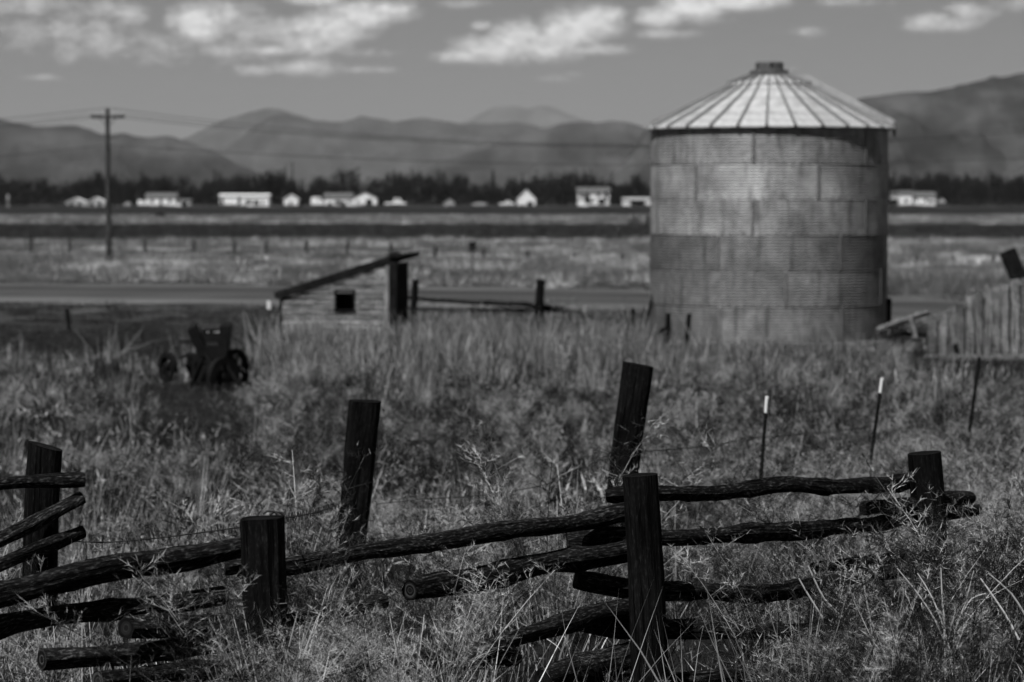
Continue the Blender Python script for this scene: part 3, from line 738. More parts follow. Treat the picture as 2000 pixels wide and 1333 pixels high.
# white marker peg beside the shed
mp_ = at(525, 640, 69); mk = thing('marker_peg', 'small white-topped marker peg left of the shed', 'marker', (mp_.x, 69, float(hgt(np.array(mp_.x), np.array(69.)))))
zt = at(525, 588, 69).z-mk.location.z
MB().box((0, 0, zt/2-.1), (.05, .03, zt-.2)).build('peg', 'bark', mk); MB().box((0, 0, zt-.1), (.085, .05, .2)).build('reflector', 'pale_paint', mk)

# ------------------------------------------------------------------ derelict plank wall at right
PWD = 60.0
pw = thing('plank_wall', 'leaning grey wall of upright planks sloping down towards the bin', 'wall', (at(1900, 700, PWD).x, PWD, float(hgt(np.array(10.), np.array(PWD)))))
tops = [(1812,622),(1832,611),(1850,605),(1868,596),(1886,585),(1904,577),(1921,566),(1938,556),(1956,548),(1974,546),(1992,541),(2010,534),(2030,526),(2050,518),(2072,510),(2094,503),(2116,495)]
for k in range(len(tops)-1):
    x0, t0 = tops[k]; x1, t1 = tops[k+1]; d = PWD+random.uniform(-.02, .02)+.5*(k/16); yb = 698+random.uniform(-3, 3)
    tl = t0+random.uniform(-7, 9); tr = tl+random.uniform(-5, 3); lean = random.uniform(-3, 3)
    MB().box(at((x0+x1)/2, (t0+t1)/2/2+yb/2+6, d+.16)-Vector(pw.location), ((x1-x0)/FPX*PWD*1.3, .02, (yb-max(t0, t1))/FPX*PWD-.25)).build('gap_shade_board', 'dark_wood', pw)  # dark board added behind the planks so the gaps look shaded
    a = at(x0+.6, yb, d); b2 = at(x1-1.4+random.uniform(-2.0, 0), yb, d); c = at(x1-1.0+lean, tr, d+.1); e = at(x0+1.0+lean, tl, d+.1)
    th = Vector((0, .03, 0)); base = Vector(pw.location); V = [q-base for q in (a, b2, c, e)]+[q-base+th for q in (a, b2, c, e)]
    U = [(v.x+v.y, v.z) for v in V]
    MB().add(V, [(0, 1, 2, 3), (4, 7, 6, 5), (0, 3, 7, 4), (1, 5, 6, 2), (3, 2, 6, 7), (0, 4, 5, 1)], U).build('plank', 'board_wood', pw)
mb = MB(); mb.bar(at(1806, 702, PWD-.12), at(2130, 697, PWD-.08), .055, .16); fpart('ledge_board', mb, 'board_wood', False, pw)
mb = MB(); mb.bar(at(1800, 630, PWD+.35), at(2120, 500, PWD+.75), .06, .09); fpart('back_rail', mb, 'board_wood', False, pw)
mb = MB(); mb.bar(at(1930, 716, PWD+.1), at(2130, 716, PWD+.3), .05, .30); fpart('shadow_beam', mb, 'dark_wood', False, pw)  # dark bar stands in for the unlit void beneath the ledge
mb = MB(); mb.bar(at(1866, 672, PWD-.03), at(1869, 690, PWD-.03), .11, .02); fpart('knot_hole', mb, 'dark_void', False, pw)
lg = thing('slanting_log', 'pale slanting log on a short prop left of the plank wall', 'log', at(1765, 640, 61))
rail([(1712,648,60.5,12),(1745,634,60.7,13),(1780,622,60.9,13),(1812,608,61.2,12)], 'board_wood', 101, .1, lg, 'log')
rail([(1780,618,60.8,10),(1784,640,60.8,9),(1788,660,60.8,9)], 'board_wood', 102, .1, lg, 'prop')
rail([(1745,652,61,7),(1780,653,61,7),(1812,654,61.2,7)], 'dark_wood', 103, .1, lg, 'cross_piece')
bl_ = thing('tilted_plank', 'short dark thick plank tilted up behind the plank wall', 'plank', at(1985, 540, PWD+1.2))
mb = MB(); mb.bar(at(1967, 490, PWD+1.2), at(2010, 590, PWD+1.2), .36, .12, Vector((0, 1, 0))); 
fpart('plank', mb, 'dark_wood', False, bl_)

# ------------------------------------------------------------------ abandoned farm implement
MD = 48.0; q = at(420, 757, MD)
mc = thing('farm_implement', 'rusted dark horse-drawn farm implement with hopper seat and iron wheels', 'farm machine', (q.x, MD, float(hgt(np.array(q.x), np.array(MD)))-.03))
mpx = FPX/MD
def mp3(px, py, dy=0.0):
    v = at(px, py, MD+dy)-Vector(mc.location); return v
def wheel(name, cpx, cpy, rx_, dy, tilt, lean, n=8, rr=.035, m='rust_iron'):
    """spoked iron wheel: radius rx_ metres, yawed and leaning"""
    c = mp3(cpx, cpy, dy); rot = Matrix.Rotation(tilt, 3, 'Z') @ Matrix.Rotation(lean, 3, 'Y')
    mb = MB(); pts = [c+rot @ Vector((rx_*math.cos(t), 0, rx_*math.sin(t))) for t in np.linspace(0, 2*math.pi, 29)]
    V = []; F = []
    for t in np.linspace(0, 2*math.pi, 29)[:-1]:
        for r_, y in ((rx_, -.05), (rx_, .05), (rx_-rr, .05), (rx_-rr, -.05)): V.append(c+rot @ Vector((r_*math.cos(t), y, r_*math.sin(t))))
    for i in range(28):
        for j in range(4): F.append((i*4+j, ((i+1) % 28)*4+j, ((i+1) % 28)*4+(j+1) % 4, i*4+(j+1) % 4))
    mb.add(V, F); w = mb.build(name, m, mc)
    hb = MB(); hb.tube([c+rot @ Vector((0, -.08, 0)), c+rot @ Vector((0, .08, 0))], .06, 12); hb.build('hub', m, w)
    for k in range(n):
        t = 2*math.pi*k/n+.2; MB().bar(c, c+rot @ Vector(((rx_-.02)*math.cos(t), 0, (rx_-.02)*math.sin(t))), .022).build('spoke', m, w)
wheel('wheel', 328, 718, .25, -.2, R(-52), R(8), 7, .075)
wheel('wheel', 458, 724, .37, .25, R(60), R(-14), 9, .06)
wheel('wheel', 436, 736, .33, -.35, R(48), R(-24), 8, .13)
mb = MB(); mb.bar(mp3(375, 638, -.1), mp3(399, 692, -.05), .15, .5, Vector((0, 1, 0))); mb.build('hopper_side', 'rust_iron', mc)
mb = MB(); mb.bar(mp3(442, 634, -.1), mp3(436, 692, -.05), .16, .5, Vector((0, 1, 0))); mb.build('hopper_side', 'rust_iron', mc)
MB().box(mp3(416, 656, .25), (.38, .03, .22)).build('hopper_back', 'rust_iron', mc)
MB().box(mp3(417, 682, .0), (.40, .5, .13)).build('hopper_bottom', 'black_iron', mc)
for dx in (406, 420, 426): MB().box(mp3(dx, 649, .22), (.025, .02, .025)).build('rivet', 'pale_paint' if dx == 426 else 'grey_wall', mc)
mb = MB(); mb.bar(mp3(352, 667, -.1), mp3(400, 669, -.1), .05); mb.build('lever', 'rust_iron', mc)
mb = MB(); mb.bar(mp3(365, 698, -.2), mp3(448, 694, -.2), .09, .08); mb.bar(mp3(372, 700, .3), mp3(452, 700, .3), .09, .08); mb.build('frame', 'rust_iron', mc)
mb = MB(); mb.tube([mp3(372, 694, -.2), mp3(368, 715, -.2), mp3(378, 740, -.2)], [.06, .05, .05], 8); mb.build('gear_housing', 'black_iron', mc)
mb = MB(); mb.tube([mp3(385, 728, -.3), mp3(415, 732, -.1), mp3(450, 738, .1)], [.20, .25, .20], 14, True, 0, .1); mb.build('drum', 'black_iron', mc)
mb = MB(); mb.bar(mp3(402, 690, -.3), mp3(440, 760, -.35), .10, .07); mb.build('strut', 'rust_iron', mc)
mb = MB(); mb.bar(mp3(428, 688, -.3), mp3(470, 758, -.3), .09, .06); mb.build('strut', 'rust_iron', mc)
mb = MB(); mb.bar(mp3(378, 705, -.3), mp3(376, 757, -.3), .06, .06); mb.build('strut', 'rust_iron', mc)
mb = MB(); mb.bar(mp3(450, 758, -.35), mp3(492, 748, -.2), .07, .05); mb.build('drawbar', 'rust_iron', mc)
mb = MB(); mb.box(mp3(410, 708, .1), (.60, .35, .30)); mb.build('gear_box', 'black_iron', mc)

for k, (x0, y0, x1, y1, dy) in enumerate([(360, 716, 400, 700, -.3), (395, 700, 372, 752, -.4), (418, 700, 462, 690, .1), (455, 700, 480, 742, .3), (380, 748, 470, 752, -.4), (352, 700, 372, 690, -.2)]):
    MB().bar(mp3(x0, y0, dy), mp3(x1, y1, dy+.1), .05, .04).build('rod', 'rust_iron', mc)
# dark debris sticking out of the grass
for k, (px, py, d, lab) in enumerate([(828, 712, 50, 'dark dead branches poking from grass below the shed'), (945, 738, 47, 'small dark dead shrub stub in the pale grass right of the shed'), (218, 700, 52, 'low dark scrubby bush left of the farm implement'), (590, 690, 62, 'dark tangled thicket at the foot of the shed'), (475, 652, 70, 'low dark mound of brush behind the farm implement')]):
    p = at(px, py, d); g = float(hgt(np.array(p.x), np.array(d))); t = thing('dead_brush', lab, 'brush', (p.x, d, g))
    mb = MB(); rg = np.random.default_rng(k+5); wide = [.35, .22, .35, .55, .5][k]; tall = [.55, .5, .42, .55, .36][k]
    for i in range([14, 12, 60, 90, 90][k]):
        a = rg.uniform(0, 6.28); e = rg.uniform(.2, 1.2); L = rg.uniform(.5, 1.)
        p0 = Vector((rg.normal(0, wide*.45), rg.normal(0, .2), 0)); p1 = p0+Vector((math.cos(a)*wide*.5*L, math.sin(a)*.3*L, tall*L*e*.85))
        pm = (p0+p1)/2+Vector((rg.normal(0, .05), 0, rg.normal(0, .05)))
        mb.tube([p0, pm, p1], [.022, .016, .008], 5, False)
    mb.build('twigs', 'shrub_twig', t)

# ------------------------------------------------------------------ power line
PD_ = 139.0; pp = at(213, 516, PD_); gz = float(hgt(np.array(pp.x), np.array(PD_)))
pole = thing('power_pole', 'tall dark wooden power pole with one crossarm beside the road', 'power pole', (pp.x, PD_, gz))
ptop = at(210, 213, PD_)-Vector(pole.location)
MB().tube([(0, 0, -.3), (-.02, 0, ptop.z*.5), (ptop.x, 0, ptop.z)], [.16, .135, .10], 12).build('shaft', 'pole_wood', pole, True)
ca = at(211, 229, PD_)-Vector(pole.location)
arm = MB().box(ca+Vector((0, -.14, 0)), (1.66, .12, .15)).build('crossarm', 'pole_wood', pole)
for s_ in (-.72, -.38, .38, .72):
    MB().lathe([(.02, 0), (.02, .06), (.05, .07), (.055, .13), (.03, .17), (0, .18)], 10).build('insulator', 'grey_wall', arm).location = ca+Vector((s_, -.14, .07))
MB().lathe([(.02, 0), (.02, .06), (.05, .07), (.055, .13), (.03, .17), (0, .18)], 10).build('insulator', 'grey_wall', pole).location = (ptop.x, 0, ptop.z-.02)
MB().bar(ca+Vector((-.45, -.12, -.03)), Vector((ca.x, -.1, ca.z-.5)), .03).bar(ca+Vector((.45, -.12, -.03)), Vector((ca.x, -.1, ca.z-.5)), .03).build('brace', 'wire_steel', pole)
ends_r = 2330; ends_l = -1900
for k, (x0, y0, ml, mr) in enumerate([(210, 211, 34, 72), (184, 224, 34, 64), (238, 224, 34, 62), (210, 283, 36, 36)]):
    t = tag(bpy.data.objects.new('power_line', None), ['topmost power line wire from the pole top', 'power line wire from the left tip of the crossarm', 'power line wire from the right tip of the crossarm', 'lowest power line wire halfway up the pole'][k], 'wire', 'power line wires'); COL.objects.link(t); t.location = at(x0, y0, PD_)
    for side, xe, sag in ((1, ends_r, mr), (-1, ends_l, 62)):
        pts = []
        for i in range(41):
            u = i/40; x = x0+(xe-x0)*u; y = y0+sag*4*u*(1-u)+(8*u if k == 3 else 0)
            pts.append(at(x, y, PD_+(0 if k == 0 else -.14))-Vector(t.location))
        MB().tube(pts, .013, 5, False).build('span', 'wire_line', t)

# road sign seen from the back, roadside wire fence
sg_ = at(923, 530, 118); sg = thing('road_sign', 'small dark road sign seen from behind on a thin post', 'sign', (sg_.x, 118, float(hgt(np.array(sg_.x), np.array(118.)))))
zt = at(923, 483, 118).z-sg.location.z
MB().box((0, 0, zt/2), (.06, .05, zt)).build('post', 'bark', sg); MB().box((0, .04, zt+.02), (.30, .012, .38)).build('sign_plate', 'rust_iron', sg)
rfn = thing('roadside_fence', 'line of thin posts of a wire fence along the verge', 'fence', (0, 165, .1))
for px, py, d in [(60,470,170),(135,472,168),(283,474,166),(378,475,165),(457,475,165),(520,476,164),(598,476,163),(678,477,162),(763,479,161),(850,486,152),(944,492,150),(1030,494,149),(1121,500,148),(1215,502,147),(1790,505,140),(1860,505,140),(1940,505,140)]:
    p = at(px, py, d); g = float(hgt(np.array(p.x), np.array(d))); 
    mb = MB().tube([(p.x, d-165, g-.3), (p.x+.03, d-165, p.z+.05)], [.10, .09], 7); mb.build('post', 'bark', rfn)
P_ = [(at(px, py+6, d)-Vector(rfn.location)) for px, py, d in [(-400,470,175),(60,470,170),(457,475,165),(850,486,152),(1215,502,147),(1790,505,140),(2100,505,138)]]
for dz in (0, -.35): MB().tube([p+Vector((0, 0, dz)) for p in P_], .012, 4, False).build('wire', 'wire_line', rfn)
lpz = at(135, 620, 74); tt = thing('leaning_picket', 'thin leaning dark picket in the short turf at left', 'stake', (lpz.x, 74, float(hgt(np.array(lpz.x), np.array(74.)))))
post_log(tt, 131, 603, 136, 650, 74, 7, 'post_wood', seed=88)

# ------------------------------------------------------------------ far homesteads
FD = 1000.0; fp = FD/FPX           # metres per photo pixel out there
GZ = 0.0
def house(name, x0, x1, ytop, ybase, label, cat='house', roof=0.35, m='white_wall', rm='shingle', depth=8.0, gable_front=False, wins=(), d=FD, rz=0.0, eave=.4, doors=()):
    f = d/FPX; w = (x1-x0)*f; h = (ybase-ytop)*f; rh = h*roof; wh = h-rh
    t = thing(name, label, cat, (xat((x0+x1)/2, d), d, at(x0, ybase, d).z), rz)
    t.location.z = max(t.location.z, -.6); lift = -(t.location.z)
    MB().box((0, depth/2, wh/2-.5), (w, depth, wh+1.0)).build('wall', m, t)
    if gable_front:
        V = [(-w/2, .0, wh), (w/2, .0, wh), (0, .0, h), (-w/2, depth, wh), (w/2, depth, wh), (0, depth, h)]
        MB().add(V, [(0, 1, 2), (5, 4, 3)]).build('gable', m, t)
        e = eave
        for s_ in (-1, 1):
            V = [(s_*(w/2+e), -.3, wh-e*rh/(w/2)), (0, -.3, h+.05), (0, depth+.3, h+.05), (s_*(w/2+e), depth+.3, wh-e*rh/(w/2))]
            V += [(a, b2, c+.18) for a, b2, c in V]
            MB().add(V, [(0, 1, 2, 3), (7, 6, 5, 4), (0, 4, 5, 1), (2, 6, 7, 3), (0, 3, 7, 4)]).build('roof', rm, t)
    else:
        e = eave; V = [(-w/2-e, -e, wh-.1), (w/2+e, -e, wh-.1), (w/2+e, depth/2, h), (-w/2-e, depth/2, h), (-w/2-e, depth+e, wh-.1), (w/2+e, depth+e, wh-.1)]
        V += [(a, b2, c-.2) for a, b2, c in V]
        MB().add(V, [(0, 1, 2, 3), (3, 2, 5, 4), (0, 6, 7, 1), (4, 5, 11, 10), (0, 3, 9, 6), (3, 4, 10, 9), (1, 7, 8, 2), (2, 8, 11, 5)]).build('roof', rm, t)
        V = [(-w/2, .01, wh-.1), (-w/2, depth/2, h-.25), (-w/2, depth, wh-.1), (w/2, .01, wh-.1), (w/2, depth/2, h-.25), (w/2, depth, wh-.1)]
        MB().add(V, [(0, 1, 2), (5, 4, 3)]).build('gable', m, t)
    for u, v, ww, hh in wins:
        wn = MB().box(((u-.5)*w, -.03, v*wh), (ww, .08, hh)).build('window', 'dark_glass', t)
        MB().box(((u-.5)*w, -.06, v*wh-hh/2-.05), (ww+.2, .12, .1)).build('sill', m, wn)
    for u, ww, hh in doors:
        MB().box(((u-.5)*w, -.04, hh/2), (ww, .09, hh)).build('door', 'dark_glass' if ww > 2 else 'grey_wall', t)
    return t
def vehicle(x0, x1, ybase, label, h=2.0, m='white_wall', cat='vehicle', van=False, d=FD-6):
    f = d/FPX; L = (x1-x0)*f
    t = thing('parked_van' if van else 'parked_truck', label, cat, (xat((x0+x1)/2, d), d, max(-.5, at(x0, ybase, d).z)))
    prof = [(-.5, .5), (-.5, .95*h/2), (-.46, h*.97), (.28, h), (.36, h*.62), (.48, h*.55), (.5, .5)] if van else [(-.5, .5), (-.5, 1.05), (-.12, 1.1), (-.06, h), (.2, h), (.28, 1.2), (.48, 1.1), (.5, .5)]
    n = len(prof); V = [(a*L, -.9, z) for a, z in prof]+[(a*L, .9, z) for a, z in prof]
    MB().add(V, [tuple(range(n))[::-1], tuple(range(n, 2*n))]+[(i, (i+1) % n, (i+1) % n+n, i+n) for i in range(n)]).build('body', m, t)
    MB().box(((.15 if van else .08)*L, -.91, h*.78), (.16*L, .04, h*.25)).build('side_window', 'dark_glass', t)
    for s_ in (-.32, .33):
        for y in (-.8, .8):
            w = MB(); w.tube([(s_*L, y-.1, .35), (s_*L, y+.1, .35)], .36, 14); w.build('wheel', 'tyre', t)
W3 = lambda *a: a
house('greenhouse', 130, 168, 388, 404, 'left half of the low pale hoop greenhouses beside the power pole', 'greenhouse', .5, 'grey_wall', 'white_wall', 7, True, [(.3, .6, 1.2, 1.2), (.7, .6, 1.2, 1.2)])
house('greenhouse', 170, 205, 387, 404, 'hoop greenhouse touching the left side of the power pole', 'greenhouse', .5, 'grey_wall', 'white_wall', 7, True, [(.3, .55, 1.4, 1.2), (.72, .55, 1.4, 1.4)])
house('house', 286, 344, 377, 404, 'white two-part house with dark roof right of the power pole', 'house', .26, wins=[(.2, .55, 1.0, 1.2), (.5, .4, .9, 2.6), (.8, .55, 1.0, 1.2)])
house('garage', 345, 371, 389, 404, 'low white garage on the right end of the dark-roofed house', 'garage', .25, wins=[(.6, .45, 2.2, 1.5)], depth=7, d=FD-1)
vehicle(270, 286, 404, 'white van parked left of the dark-roofed white house', 2.3, van=True)
vehicle(243, 256, 404, 'small pale truck parked between the power pole and the dark-roofed house', 1.7, 'grey_wall')
house('long_house', 430, 525, 379, 404, 'long white flat-fronted building with dark window openings', 'building', .12, rm='white_wall', wins=[(.05, .45, 1.0, 2.2), (.40, .5, 1.0, 2.6), (.55, .42, .9, 1.4), (.62, .42, 1.6, 1.2), (.75, .36, 2.0, 1.6), (.88, .36, .8, 1.2)], depth=9)
house('shed', 555, 582, 381, 402, 'small white gable shed standing alone right of the long white building', 'shed', .4, 'white_wall', 'white_wall', 6, True, [(.5, .45, 1.0, .9)])
vehicle(608, 632, 403, 'white camper parked left of the wide white house', 3.2, van=True)
house('house', 634, 688, 377, 404, 'wide white ranch house with dark roof', 'house', .3, wins=[(.2, .3, 1.4, 1.0), (.5, .45, 2.6, 1.2), (.68, .3, 1.6, 1.6), (.88, .5, 1.0, 1.0)], depth=8)
house('house', 690, 736, 376, 404, 'white gable-fronted house adjoining the wide ranch house', 'house', .38, gable_front=True, wins=[(.2, .6, .7, 1.0), (.68, .5, 2.2, 2.2)], depth=9, d=FD-3)
vehicle(752, 794, 402, 'long white truck with dark front parked right of the gable-fronted house', 2.6)
house('shed', 868, 888, 390, 404, 'grey low shed among bushes left of the white steep-gabled house', 'shed', .5, 'grey_wall', 'grey_wall', 5, True)
vehicle(922, 950, 404, 'grey flat truck parked in front of the dark wood', 1.6, 'grey_wall')
vehicle(975, 1005, 403, 'pale pickup parked left of the white steep-gabled house', 1.9)
house('house', 1010, 1046, 371, 404, 'white steep-gabled house beside the big dark tree', 'house', .55, gable_front=True, rm='white_wall', wins=[(.7, .3, 2.0, 2.0)], depth=8)
house('house', 1128, 1190, 366, 400, 'two-storey white house half hidden by shrubs left of the bin', 'house', .28, wins=[(.12, .75, 1.2, 1.2), (.3, .5, 1.8, 3.4), (.66, .75, 1.3, 1.2), (.88, .7, 1.2, 2.0), (.75, .25, 2.4, 2.0)], depth=8, d=FD+10)
house('barn', 1216, 1274, 386, 403, 'low pale open barn at the left edge of the bin', 'barn', .2, 'white_wall', 'grey_wall', wins=[(.42, .45, 3.6, 1.9), (.64, .45, 2.4, 1.9)], depth=8)
house('shed', 1741, 1752, 374, 384, 'tiny pale shed touching the right edge of the bin', 'shed', .3, 'grey_wall', depth=5, d=FD+20)
house('house', 1757, 1781, 373, 397, 'square white house just right of the bin', 'house', .22, wins=[(.5, .25, 1.5, .9)])
house('house', 1785, 1826, 375, 397, 'white house with long low wing right of the square house', 'house', .35, wins=[(.08, .6, .6, 1.6), (.55, .4, .9, 1.2), (.8, .25, 2.0, .8)])
vehicle(1830, 1845, 399, 'pale car parked at the right end of the white houses', 1.9, 'grey_wall')
wp = thing('white_post', 'single pale upright post at the far left edge of the wood', 'post', (xat(17, 930), 930, 0)); MB().tube([(0, 0, -.2), (0, 0, 4.0)], [.45, .4], 10).build('shaft', 'grey_wall', wp)
hd = thing('hay_heap', 'small dark heap lying in the pale far field', 'heap', (xat(312, 470), 470, 0))
hb = MB(); hb.tube([(-.9, 0, .25), (-.3, 0, .5), (.2, 0, .75), (.9, 0, .2)], [.2, .5, .55, .2], 9, True, 0, .25, 3); hb.build('heap', 'shrub_twig', hd)

# trees
def crown_pts(rg, n, kind):
    out = []
    if kind == 'conifer':
        for i in range(n):
            t = rg.random()**.8; r = (1-t)*.30*(0.7+.3*math.sin(t*40))*math.sqrt(rg.random()); a = rg.uniform(0, 6.28); out.append((r*math.cos(a), r*math.sin(a), .06+t*.94))
    else:
        lobes = [(rg.normal(0, .15), rg.normal(0, .15), rg.uniform(.38, .82), rg.uniform(.13, .24)) for _ in range(9)]
        for i in range(n):
            x, y, z, r = lobes[rg.integers(len(lobes))]; v = rg.normal(0, 1, 3); v /= np.linalg.norm(v); rr_ = r*rg.random()**.4
            out.append((x+v[0]*rr_, y+v[1]*rr_, min(1, z+v[2]*rr_)))
    return out
def crown_mesh(seed, kind, n=420, s=.05, m='twig_crown'):
    rg = np.random.default_rng(seed); V = []; F = []
    for p in crown_pts(rg, n, kind):
        a = rg.normal(0, 1, 3); a /= np.linalg.norm(a); b2 = rg.normal(0, 1, 3); c = np.array(p); L = s*rg.uniform(.6, 1.5)
        if kind != 'conifer': a[2] = abs(a[2])+.3
        o = len(V); V += [tuple(c-b2*L*.16), tuple(c+b2*L*.16), tuple(c+a*L)]; F.append((o, o+1, o+2))
    me = bpy.data.meshes.new('crown'); me.from_pydata(V, [], F); me.materials.append(MATS[m]); return me
def trunk_mesh(seed):
    rg = np.random.default_rng(seed); mb = MB(); mb.tube([(0, 0, -.03), (.01, 0, .25), (-.01, .01, .5), (0, 0, .85)], [.028, .022, .015, .004], 7)
    for k in range(9):
        a = rg.uniform(0, 6.28); z = rg.uniform(.2, .55); L = rg.uniform(.2, .36); mb.tube([(0, 0, z), (math.cos(a)*L*.5, math.sin(a)*L*.5, z+L*.55), (math.cos(a)*L*.8, math.sin(a)*L*.8, z+L*1.1)], [.011, .007, .002], 5, False)
    return mb.mesh('trunk', 'bark')
CB = [crown_mesh(100+k, 'broad', 620, .06) for k in range(4)]; CC = [crown_mesh(200+k, 'conifer', 520, .055, 'conifer_crown') for k in range(3)]
TR = [trunk_mesh(300+k) for k in range(3)]
def tree(px, ytop, wpx, kind, label, d=1030.0, ybase=402, k=0):
    f = d/FPX; H = (ybase-ytop)*f; t = thing('conifer_tree' if kind == 'conifer' else 'bare_tree', label, 'tree', (xat(px, d), d, 0), random.uniform(0, 6.28), 'trees in the far shelterbelt')
    me = (CC if kind == 'conifer' else CB)[k % (3 if kind == 'conifer' else 4)]
    wr = wpx*f/(.38 if kind == 'conifer' else .66)
    ob('crown', me, t, scl=(wr, wr, H)); ob('trunk', TR[k % 3], t, scl=(H*.9, H*.9, H))
TREES = [(10,345,40,'b','broad dark tree at the far left edge of the treeline'),(62,347,34,'b','rounded tree above the dark hedge at far left'),(168,352,26,'c','pointed tree above the greenhouses'),
 (228,350,40,'b','broad dark tree directly right of the power pole'),(302,343,30,'b','round tree behind the left end of the dark-roofed white house'),(354,340,30,'b','tall rounded tree behind the garage'),(433,347,30,'b','tree above the left end of the long white building'),
 (535,331,64,'b','largest broad tree behind the small white gable shed'),(576,352,22,'c','narrow dark conifer beside the small white gable shed'),(683,324,40,'b','tall dark rounded tree rising over the wide ranch house'),(730,345,40,'b','tree behind the gable-fronted house'),
 (785,342,34,'b','tree above the long white truck'),(835,338,44,'b','broad tree left of the slim pointed conifer'),(868,360,24,'c','dark conifer behind the low grey shed'),(963,333,20,'c','slim pointed conifer left of the white steep-gabled house'),
 (1072,336,64,'b','big dark tree right of the white steep-gabled house'),(1110,358,40,'b','dark tree left of the two-storey house'),(1205,362,44,'b','dark bushy tree right of the two-storey house'),
 (1835,335,26,'b','tree behind the pale car right of the bin'),(1935,330,28,'b','tallest feathery tree near the right edge'),(1985,338,26,'b','bare tree at the far right edge of the treeline'),(1900,342,30,'b','bare tree left of the tallest tree near the right edge')]
for k, (px, yt, w, kd, lab) in enumerate(TREES): tree(px, yt, w*1.15, 'conifer' if kd == 'c' else 'broad', lab, 1030+random.uniform(-8, 25), k=k)
# the rest of the shelterbelt reads as one mass
rg = np.random.default_rng(77); VV = []; FF = []
protos = []
for me in CB+CC:
    v = np.empty(len(me.vertices)*3); me.vertices.foreach_get('co', v); protos.append(v.reshape(-1, 3))
o = 0
tx = np.concatenate([np.arange(-120, 1300, 5.6), np.arange(1725, 2130, 5.6)])
for px in tx:
    for row in range(2):
        d = 1050+row*35+rg.uniform(-10, 10); f = d/FPX
        ytop = 346+8*math.sin(px*.021)+7*math.sin(px*.053+1)+5*math.sin(px*.13)+rg.normal(0, 7.0)
        if px > 1700: ytop = 342-5*math.sin((px-1700)*.012)+rg.normal(0, 4)
        if row == 0: ytop += 11
        H = (402-ytop)*f; pr = protos[rg.integers(len(protos))] if rg.random() < .93 else protos[4+rg.integers(3)]
        a = rg.uniform(0, 6.28); c, s_ = math.cos(a), math.sin(a); wv = rg.uniform(20, 34)*f
        P = np.stack([(pr[:, 0]*c-pr[:, 1]*s_)*wv+xat(px+rg.uniform(-3, 3), d), (pr[:, 0]*s_+pr[:, 1]*c)*wv+d, pr[:, 2]*H*1.0-.5], -1)
        sel = P[:(len(P)//3*3)]; VV.append(sel); 
VVa = np.concatenate(VV); nF = len(VVa)//3
# undergrowth along the foot of the belt
ug = []
for i in range(16000):
    px = rg.choice(tx)+rg.uniform(-3, 3); d = 1042+rg.uniform(0, 50); c = np.array([xat(px, d), d, rg.uniform(0, 4.2)]); a = rg.normal(0, .5, 3); b2 = rg.normal(0, .5, 3); ug += [c, c+a, c+b2+np.array([0, 0, .8])]
VVa = np.concatenate([VVa, np.array(ug)]); nF = len(VVa)//3
me = bpy.data.meshes.new('wood'); me.vertices.add(len(VVa)); me.vertices.foreach_set('co', VVa.astype(np.float32).ravel()); me.loops.add(nF*3); me.loops.foreach_set('vertex_index', np.arange(nF*3, dtype=np.int32)); me.polygons.add(nF); me.polygons.foreach_set('loop_start', np.arange(0, nF*3, 3, dtype=np.int32)); me.update(); me.validate(); me.materials.append(MATS['twig_crown'])
tag(ob('wood', me), 'dark belt of bare trees along the far side of the plain', None, kind='stuff')
# hedge at far left and shrubs among the houses
def shrub(px, py, wpx, hpx, d, label, k):
    f = d/FPX; t = thing('shrub', label, 'shrub', (xat(px, d), d, 0), k*1.3); me = CB[k % 4]
    ob('foliage', me, t, (0, 0, -.25*hpx*f), scl=(wpx*f/.62, wpx*f/.62, hpx*f*1.3)); ob('stem', TR[k % 3], t, scl=(hpx*f*.8,)*3)
shrub(22, 402, 40, 16, 930, 'dark clipped hedge clump beside the pale post at far left', 0); shrub(52, 403, 34, 13, 930, 'lower dark hedge clump right of the pale post at far left', 1)
shrub(1200, 400, 36, 32, 985, 'dark rounded shrub in front of the two-storey house, right side', 2); shrub(1120, 402, 30, 26, 985, 'dark shrub in front of the two-storey house, left side', 3); shrub(1152, 402, 22, 17, 982, 'small shrub under the middle windows of the two-storey house', 0)
shrub(900, 402, 26, 12, 985, 'pale brushy clump between the low grey shed and the flat truck', 1); shrub(1750, 400, 12, 14, 985, 'dark shrub against the right edge of the bin', 2)
shrub(1238, 440, 18, 24, 330, 'dark field bush just left of the bin', 3); shrub(1266, 440, 10, 24, 330, 'narrow dark field bush touching the left edge of the bin', 1)

# ------------------------------------------------------------------ grasses
PROTO = {}
def proto_mesh(name, V, F, tint, m):
    me = bpy.data.meshes.new(name); me.from_pydata(V, [], F); at_ = me.attributes.new('tint', 'FLOAT', 'POINT'); at_.data.foreach_set('value', np.array(tint, dtype=np.float32)); me.materials.append(MATS[m]); return me
def blade(V, F, T, p, dirv, L, w, bend, rg, tint, seg=3):
    dirv = np.array(dirv); dirv = dirv/np.linalg.norm(dirv); side = np.cross(dirv, rg.normal(0, 1, 3)); side /= np.linalg.norm(side)+1e-9
    drop = np.array([dirv[0]+rg.normal(0, .3), dirv[1]+rg.normal(0, .3), -.6*bend]); o = len(V); q = np.array(p, float)
    for i in range(seg+1):
        t = i/seg; c = q+dirv*L*t+drop*bend*L*t*t*.6; ww = w*(1-t*.85)
        if i == seg: V.append(tuple(c)); T.append(tint)
        else: V += [tuple(c-side*ww/2), tuple(c+side*ww/2)]; T += [tint, tint]
    for i in range(seg-1): F.append((o+2*i, o+2*i+1, o+2*i+3, o+2*i+2))
    F.append((o+2*(seg-1), o+2*(seg-1)+1, o+2*seg))
